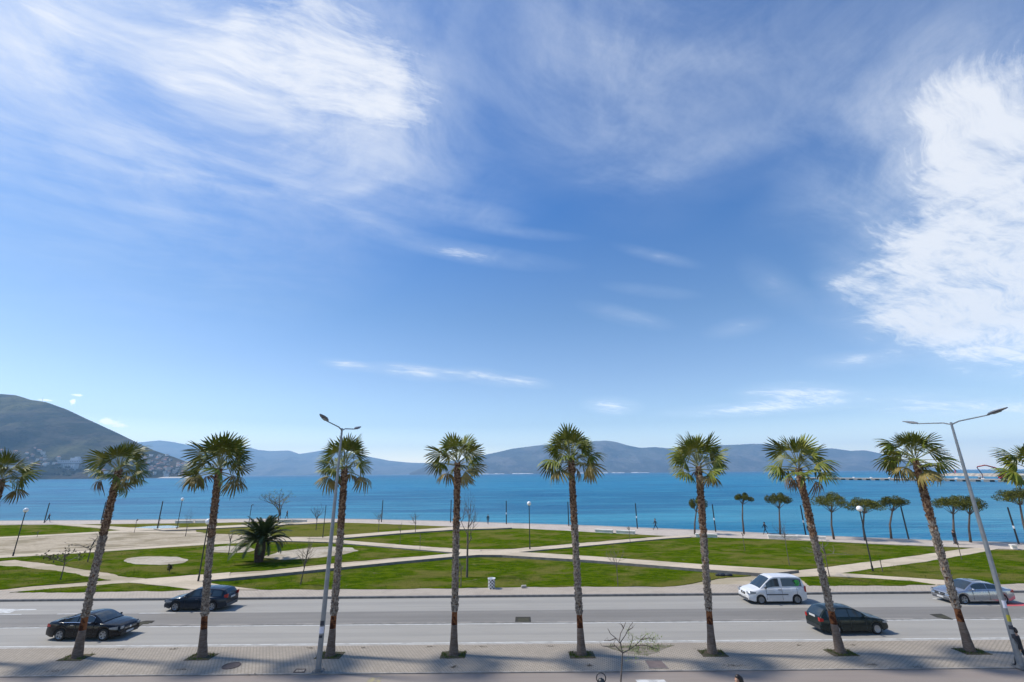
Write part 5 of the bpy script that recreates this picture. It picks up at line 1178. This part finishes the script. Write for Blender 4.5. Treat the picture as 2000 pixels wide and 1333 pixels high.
def make_car(name, label, cat, loc, rz, p):
    t = thing(name, label, cat, loc, rz, p.get('group')); Lc, Wd, R = p['L'], p['W'], p['R']; fa, ra = p['fa'], p['ra']
    paint, deck, gh = p['paint'], p['deck'], p['gh']     # deck: lower-body top line; gh: greenhouse top line
    hw = lambda x: Wd / 2 * (1 - p.get('pf', .16) * max(0, (abs(x) * 2 / Lc - .55) / .45) ** 2.4)
    Ra = R * 1.13
    def zb(x):
        z = p.get('sill', .20) + .10 * max(0, (abs(x) * 2 / Lc - .82) / .18)
        for c in (fa, ra):
            if abs(x - c) < Ra: z = max(z, R * .97 + sqrt(Ra * Ra - (x - c) ** 2))
        return z
    dk = lambda x: interp(deck, x); N_ = 110; xs = [-Lc / 2 + Lc * k / N_ for k in range(N_ + 1)]
    vs = []; fs = []
    for x in xs:
        w, z0, z1 = hw(x), zb(x), dk(x); pro = []
        for fz, fy in ((0, .955), (.12, .985), (.42, 1.0), (.62, .992), (.66, .985), (.84, .975), (.95, .945)): pro.append((w * fy, z0 + (z1 - z0) * fz))
        pro += [(w * .88, z1 + .002), (w * .6, z1 + .022), (w * .25, z1 + .034), (0, z1 + .036)]
        row = [(x, y, z) for y, z in pro] + [(x, -y, z) for y, z in reversed(pro[:-1])]; vs += row
    m = len(row)
    for i in range(N_):
        for k in range(m - 1): fs.append((i * m + k, i * m + k + 1, (i + 1) * m + k + 1, (i + 1) * m + k))
    fs += [tuple(range(m - 1, -1, -1)), tuple(N_ * m + k for k in range(m))]
    link('body', mesh('body', vs, fs, paint, smooth=True, angle=.75), t)
    # greenhouse shell (pillars and roof)
    xr, xf = gh[0][0], gh[-1][0]; g = lambda x: interp(gh, x); Wr = p.get('tumble', .36)
    hb = lambda x: hw(x) * .925
    def wt(x): return max(.2, hb(x) - (g(x) - dk(x)) * Wr)
    def top(x, s): return Vector((x, wt(x) * s, g(x) - abs(s) ** 3.2 * .055))
    def side(x, u, sg): a = Vector((x, sg * hb(x), dk(x) - .03)); b_ = top(x, sg); return a.lerp(b_, u)
    Ss = [-1, -.94, -.8, -.45, 0, .45, .8, .94, 1]; N2 = 70; vs = []; fs = []
    for k in range(N2 + 1):
        x = xr + (xf - xr) * k / N2; row = [side(x, 0, -1), side(x, .5, -1)] + [top(x, s) for s in Ss] + [side(x, .5, 1), side(x, 0, 1)]; vs += row
    m = len(row)
    for i in range(N2):
        for k in range(m - 1): fs.append((i * m + k, i * m + k + 1, (i + 1) * m + k + 1, (i + 1) * m + k))
    link('roof', mesh('roof', vs, fs, paint, smooth=True, angle=.6), t)
    def panel(nm, fn, mat, nu=10, nv=6):
        vs = [fn(i / nu, j / nv) for i in range(nu + 1) for j in range(nv + 1)]; c = sum(vs, Vector()) / len(vs)
        fs = [(i * (nv + 1) + j, (i + 1) * (nv + 1) + j, (i + 1) * (nv + 1) + j + 1, i * (nv + 1) + j + 1) for i in range(nu) for j in range(nv)]
        return link(nm, mesh(nm, vs, fs, mat, smooth=True), t)
    a, b_ = p['ws']; panel('windscreen', lambda u, v: top(a + (b_ - a) * u, (v * 2 - 1) * .9) + Vector((.006, 0, .012)), m_glass)
    a2, b2 = p['rw']; panel('rear_window', lambda u, v: top(a2 + (b2 - a2) * u, (v * 2 - 1) * .86) + Vector((-.012, 0, .010)), m_glass)
    if p.get('sunroof'): c0, c1 = p['sunroof']; panel('sunroof', lambda u, v: top(c0 + (c1 - c0) * u, (v * 2 - 1) * .6) + Vector((0, 0, .008)), m_glass)
    for sg in (-1, 1):
        for x0, x1 in p['win']:
            panel('side_window', lambda u, v: side(x0 + (x1 - x0) * u, .14 + .74 * v, sg) + Vector((0, sg * .011, .004)), m_glass)
        if p.get('trim'):
            x0, x1 = p['win'][0][0], p['win'][-1][1]; q = MB()
            q.tube([side(x0 + (x1 - x0) * k / 12, .10, sg) + Vector((0, sg * .014, 0)) for k in range(13)], .016, 4)
            if p['trim'] > 1: q.tube([side(x0 + (x1 - x0) * k / 16, .92, sg) + Vector((0, sg * .014, .005)) for k in range(17)], .012, 4)
            q.build('window_trim', m_chrome, t)
        if p.get('rub'):
            q = MB(); x0, x1 = p['rub']; q.box(((x0 + x1) / 2, sg * (hw(0) * 1.0), p.get('rubz', .62)), (x1 - x0, .03, .07)); q.build('rubbing_strip', m_plast, t)
        # door gaps
        q = MB()
        for xd in p['doors']:
            z0, z1 = .30, dk(xd) - .03; q.box((xd, sg * hw(xd) * .995, (z0 + z1) / 2), (.012, .016, z1 - z0))
        q.build('door_gap', m_black, t)
        for xd in p['handles']:
            q = MB(); q.box((xd, sg * hw(xd) * .985, dk(xd) - .13), (.19, .035, .03)); q.build('door_handle', p.get('hm', m_chrome), t)
        q = MB(); xm = p['ws'][0] if p['ws'][0] < p['ws'][1] else p['ws'][1]; xm = p['mir']
        q.sphere((xm, sg * (hw(xm) + .10), dk(xm) + .07), (.09, .10, .07), 10, 7); q.box((xm, sg * (hw(xm) - .0), dk(xm) + .03), (.06, .14, .04)); q.build('wing_mirror', p.get('mm', paint), t, smooth=True)
        # lamps sit proud of the corners
        hx, hz, hl, hh = p['head']; q = MB(); vs = []
        for i in range(7):
            for j in range(4):
                x = hx - hl + hl * i / 6 * 1.0; z = hz + (j / 3 - .5) * hh * (1 - .55 * (1 - i / 6)); vs.append(Vector((min(x, Lc / 2 - .02), sg * (hw(min(x, Lc / 2)) * .995 + .006), z)))
        q.add(vs, [(i * 4 + j, (i + 1) * 4 + j, (i + 1) * 4 + j + 1, i * 4 + j + 1) for i in range(6) for j in range(3)])
        yb = hw(Lc / 2); q.box((Lc / 2 + .002, sg * (yb - .11), hz - .01), (.03, .22, hh * .7)); q.build('headlight', m_lamp, t, smooth=False)
        tx, tz, tl, th_ = p['tail']; q = MB(); vs = []
        for i in range(5):
            for j in range(3): x = -Lc / 2 + tl * i / 4 + .005; vs.append(Vector((x, sg * (hw(x) * .992 + .008), tz + (j / 2 - .5) * th_ * (1 - .35 * i / 4))))
        q.add(vs, [(i * 3 + j, (i + 1) * 3 + j, (i + 1) * 3 + j + 1, i * 3 + j + 1) for i in range(4) for j in range(2)])
        q.box((-Lc / 2 - .002, sg * (hw(-Lc / 2) - p.get('tw', .16) / 2 - .01), tz), (.03, p.get('tw', .16), th_)); q.build('tail_light', m_tail, t)
    q = MB(); q.box((Lc / 2 + .004, 0, p['gz']), (.03, p.get('gw', .8), p.get('gh_', .16))); q.build('grille', m_black, t)
    q = MB(); q.box((Lc / 2 + .022, 0, p['gz'] + .0), (.01, p.get('gw', .8) * .9, .02)); q.sphere((Lc / 2 + .02, 0, p['gz']), (.02, .07, .07), 8, 6); q.build('badge', m_chrome, t)
    q = MB(); q.box((Lc / 2 + .02, 0, p['gz'] - .22), (.012, .52, .11)); q.box((Lc / 2 + .027, 0, p['gz'] - .22), (.004, .40, .05)); q.build('number_plate', m_plate, t)
    pz = p.get('rpz', .85); q = MB(); q.box((-Lc / 2 - .016, 0, pz), (.012, .52, .11)); q.build('number_plate', m_plate, t)
    bm_ = p.get('bumper', m_plast); q = MB()
    q.box((Lc / 2 - .01, 0, .31), (.07, hw(Lc / 2) * 1.75, .16)); q.build('front_bumper', bm_, t)
    q = MB(); q.box((-Lc / 2 + .0, 0, .36), (.08, hw(Lc / 2) * 1.8, .20)); q.build('rear_bumper', bm_, t)
    q = MB(); q.box((0, 0, .40), (Lc * .93, Wd - .52, .36)); q.box((0, 0, .26), (abs(fa - ra) - 2 * Ra, Wd - .12, .12))
    for c in (fa, ra): q.box((c, 0, .62), (Ra * 1.7, Wd - .5, .16))
    q.build('underbody', m_black, t)
    q = MB()
    for xx in p.get('seats', (.15, -.75)):
        for sg in (-1, 1): q.box((xx, sg * .38, .92), (.16, .46, .55)); q.box((xx - .03, sg * .38, 1.24), (.10, .26, .16))
    q.build('seats', m_plast, t)
    tyre, rim, back = wheel_meshes(R, .215, p.get('sp', 5), p.get('rimm', m_rim), p.get('closed', False))
    for c in (fa, ra):
        for sg in (-1, 1):
            w_ = thing_w = bpy.data.objects.new('wheel', None); C.objects.link(w_); w_.parent = t; w_.location = (c, sg * (Wd / 2 - .125), R); w_.rotation_euler = (0, 0.3 * c, 0 if sg < 0 else pi)
            for nm, me in (('tyre', tyre), ('rim', rim), ('brake_disc', back)): link(nm, me, w_)
    return t
def carpaint(nm, c, rough=.22, metal=.2): return M_(nm, c, rough, metal=metal, coat=.16, spec=.28)
# black coupe-like sedan, heading right
Y_n, Y_f = 0, 0
g0, g1 = G(113, 1253), G(199, 1251)
coupe = dict(L=4.64, W=1.79, R=.325, fa=1.42, ra=-1.28, paint=carpaint('black_car_paint', (.008, .009, .012), .16, .3), pf=.20,
    deck=[(-2.32, .83), (-2.2, .96), (-1.75, 1.0), (-.6, .97), (.7, .93), (1.1, .92), (1.6, .85), (2.0, .77), (2.22, .68), (2.32, .58)],
    gh=[(-1.95, .98), (-1.5, 1.13), (-1.0, 1.28), (-.5, 1.385), (-.1, 1.425), (.2, 1.415), (.45, 1.36), (.8, 1.18), (1.2, .93)], ws=(1.12, .34), rw=(-1.78, -.86),
    win=[(-1.22, -.42), (-.36, .62)], doors=(-.40, .72, -1.05), handles=(-.62, .12), mir=.72, head=(2.18, .66, .46, .17), tail=(0, .80, .30, .16), gz=.56, gw=.95, gh_=.15, trim=2, bumper=m_black, rpz=.62, seats=(.0, -.85), tumble=.40, hm=m_chrome)
Yc = (g0.y + g1.y) / 2 + .80
make_car('parked_car'.replace('parked_', 'coupe_'), 'black coupe with chrome window trim driving behind the palm with the loose frond', 'car', (g0.x + 1.28, Yc, .001), radians(-1.5), coupe)
# dark blue estate, heading left
g0 = G(341, 1195); estate = dict(L=4.55, W=1.80, R=.325, fa=1.36, ra=-1.33, paint=carpaint('dark_blue_paint', (.016, .026, .042), .2, .4), pf=.16,
    deck=[(-2.27, .86), (-2.2, .93), (-1.0, .95), (.6, .92), (1.0, .93), (1.5, .88), (1.95, .80), (2.18, .68), (2.27, .55)],
    gh=[(-2.24, .93), (-2.12, 1.18), (-1.95, 1.36), (-1.6, 1.44), (-.8, 1.49), (-.1, 1.49), (.2, 1.44), (.6, 1.24), (1.12, .93)], ws=(1.05, .24), rw=(-2.2, -1.98),
    win=[(-1.88, -1.18), (-1.10, -.32), (-.26, .56)], doors=(-.30, .70, -1.15), handles=(-.98, -.14), mir=.66, head=(2.16, .68, .5, .18), tail=(0, .98, .18, .24), tw=.14, gz=.55, gw=.8, hm=m_plast, rpz=.82, bumper=m_plast, seats=(-.1, -.95), mm=m_black)
make_car('estate_car', 'dark blue estate car driving in the far lane behind the second palm trunk', 'car', (g0.x + 1.36, g0.y + .82, .001), pi, estate)
# white van, heading left
g0 = G(1488, 1181); g1 = G(1558, 1180)
van = dict(L=4.38, W=1.80, R=.32, fa=1.30, ra=-1.38, paint=M_('white_van_paint', (.66, .67, .70), .35, coat=.4, col2=(.58, .58, .58), ns=1.5), pf=.13, tumble=.20,
    deck=[(-2.19, 1.05), (-2.12, 1.10), (-1.0, 1.12), (.2, 1.10), (.9, 1.08), (1.3, 1.02), (1.75, .92), (2.05, .80), (2.19, .62)],
    gh=[(-2.17, 1.10), (-2.08, 1.50), (-1.98, 1.74), (-1.75, 1.82), (-1.0, 1.86), (0.1, 1.84), (.35, 1.76), (.75, 1.48), (1.35, 1.02)], ws=(1.26, .40), rw=(-2.15, -2.04),
    win=[(-1.92, -.42), (-.22, .78)], doors=(-.32, .86, -1.45), handles=(-.16, ), mir=.92, head=(2.05, .78, .42, .24), tail=(0, .98, .14, .42), tw=.14, gz=.66, gw=.6, rub=(-.75, .85), rubz=.66, hm=m_plast, rpz=.75, closed=True, rimm=m_hub, sp=7, bumper=m_plast, seats=(.0,), mm=m_black)
vt = make_car('delivery_van', 'small white van with a green window sticker in the far lane', 'van', (g0.x + 1.30, g0.y + .82, .001), pi, van)
# green leaf logo on its rear side window
q = MB(); 
def disc(cx, cz, r0, r1, a0, a1, n=14):
    vs = []; fs = []
    for k in range(n + 1):
        a = a0 + (a1 - a0) * k / n; vs += [(cx + r0 * cos(a), 0, cz + r0 * sin(a)), (cx + r1 * cos(a), 0, cz + r1 * sin(a))]
    for k in range(n): fs.append((2 * k, 2 * k + 1, 2 * k + 3, 2 * k + 2))
    return vs, fs
for args in ((0, 0, .15, .22, .5, 5.4), (0, .02, .02, .10, 0, 2 * pi), (.06, -.05, .10, .14, 2.6, 5.8), (-.02, .02, .11, .135, .2, 2.4)):
    q.add(*disc(*args))
o = q.build('sticker', m_green, vt, loc=(-1.52, .845, 1.42), rot=(radians(-11), 0, 0))
# dark green hatchback, heading right
g0 = G(1715, 1240); hatch = dict(L=4.15, W=1.70, R=.305, fa=1.26, ra=-1.26, paint=carpaint('dark_green_paint', (.010, .018, .018), .22, .2), pf=.18,
    deck=[(-2.07, .84), (-2.0, .90), (-1.0, .92), (.5, .90), (.95, .91), (1.4, .86), (1.8, .78), (2.0, .68), (2.07, .55)],
    gh=[(-2.04, .90), (-1.85, 1.14), (-1.62, 1.34), (-1.35, 1.41), (-.6, 1.45), (-.05, 1.43), (.2, 1.37), (.55, 1.19), (1.02, .91)], ws=(.96, .18), rw=(-2.0, -1.60),
    win=[(-1.62, -1.16), (-1.08, -.32), (-.26, .52)], doors=(-.30, .64, -1.05), handles=(-.9, -.12), mir=.60, head=(1.98, .66, .3, .15), tail=(0, .80, .16, .20), tw=.17, gz=.56, gw=.6, hm=m_black, rpz=.90, bumper=m_black, sp=7, closed=True, seats=(-.1, -.95), tumble=.34)
make_car('hatchback_car', 'dark green hatchback driving in the near lane behind the leaning palm', 'car', (g0.x - 1.26, g0.y + .78, .001), radians(2), hatch)
# silver sedan, heading left
g0 = G(1885, 1181); sedan = dict(L=4.86, W=1.86, R=.335, fa=1.50, ra=-1.38, paint=carpaint('silver_paint', (.40, .42, .46), .22, .75), pf=.19,
    deck=[(-2.43, .84), (-2.3, .95), (-1.8, .99), (-.6, .97), (.7, .94), (1.1, .93), (1.6, .88), (2.1, .79), (2.33, .70), (2.43, .56)],
    gh=[(-1.95, .98), (-1.5, 1.18), (-1.1, 1.34), (-.6, 1.43), (-.1, 1.465), (.2, 1.45), (.45, 1.39), (.8, 1.22), (1.28, .94)], ws=(1.2, .36), rw=(-1.82, -1.06), sunroof=(-.5, .1),
    win=[(-1.36, -.46), (-.40, .66)], doors=(-.43, .76, -1.2), handles=(-.7, .1), mir=.76, head=(2.28, .70, .5, .17), tail=(0, .82, .30, .18), tw=.3, gz=.58, gw=.8, gh_=.18, trim=1, hm=m_chrome, rpz=.62, bumper=m_plast, seats=(-.05, -.9), tumble=.38)
make_car('sedan_car', 'silver sedan with dark windows in the far lane beside the last street lamp', 'car', (g0.x + 1.50, g0.y + .85, .001), pi, sedan)

# ------------------------------------------------------------------ haze
q = MB(); q.box((0, 8400, 600.0), (51600, 22900, 1206)); m = bpy.data.materials.new('haze_air'); m.use_nodes = True; t = m.node_tree; t.nodes.clear()
pv = N(t, 'ShaderNodeVolumePrincipled'); pv.inputs['Color'].default_value = (.47, .74, 1.0, 1); pv.inputs['Density'].default_value = 6.0e-5; pv.inputs['Anisotropy'].default_value = .1
ou = N(t, 'ShaderNodeOutputMaterial'); L(t, pv.outputs[0], ou.inputs['Volume'])
HAZE = q.build('haze', m); HAZE['kind'] = 'stuff'; HAZE['label'] = 'thin blue sea haze over the whole bay'; HAZE['category'] = 'haze'
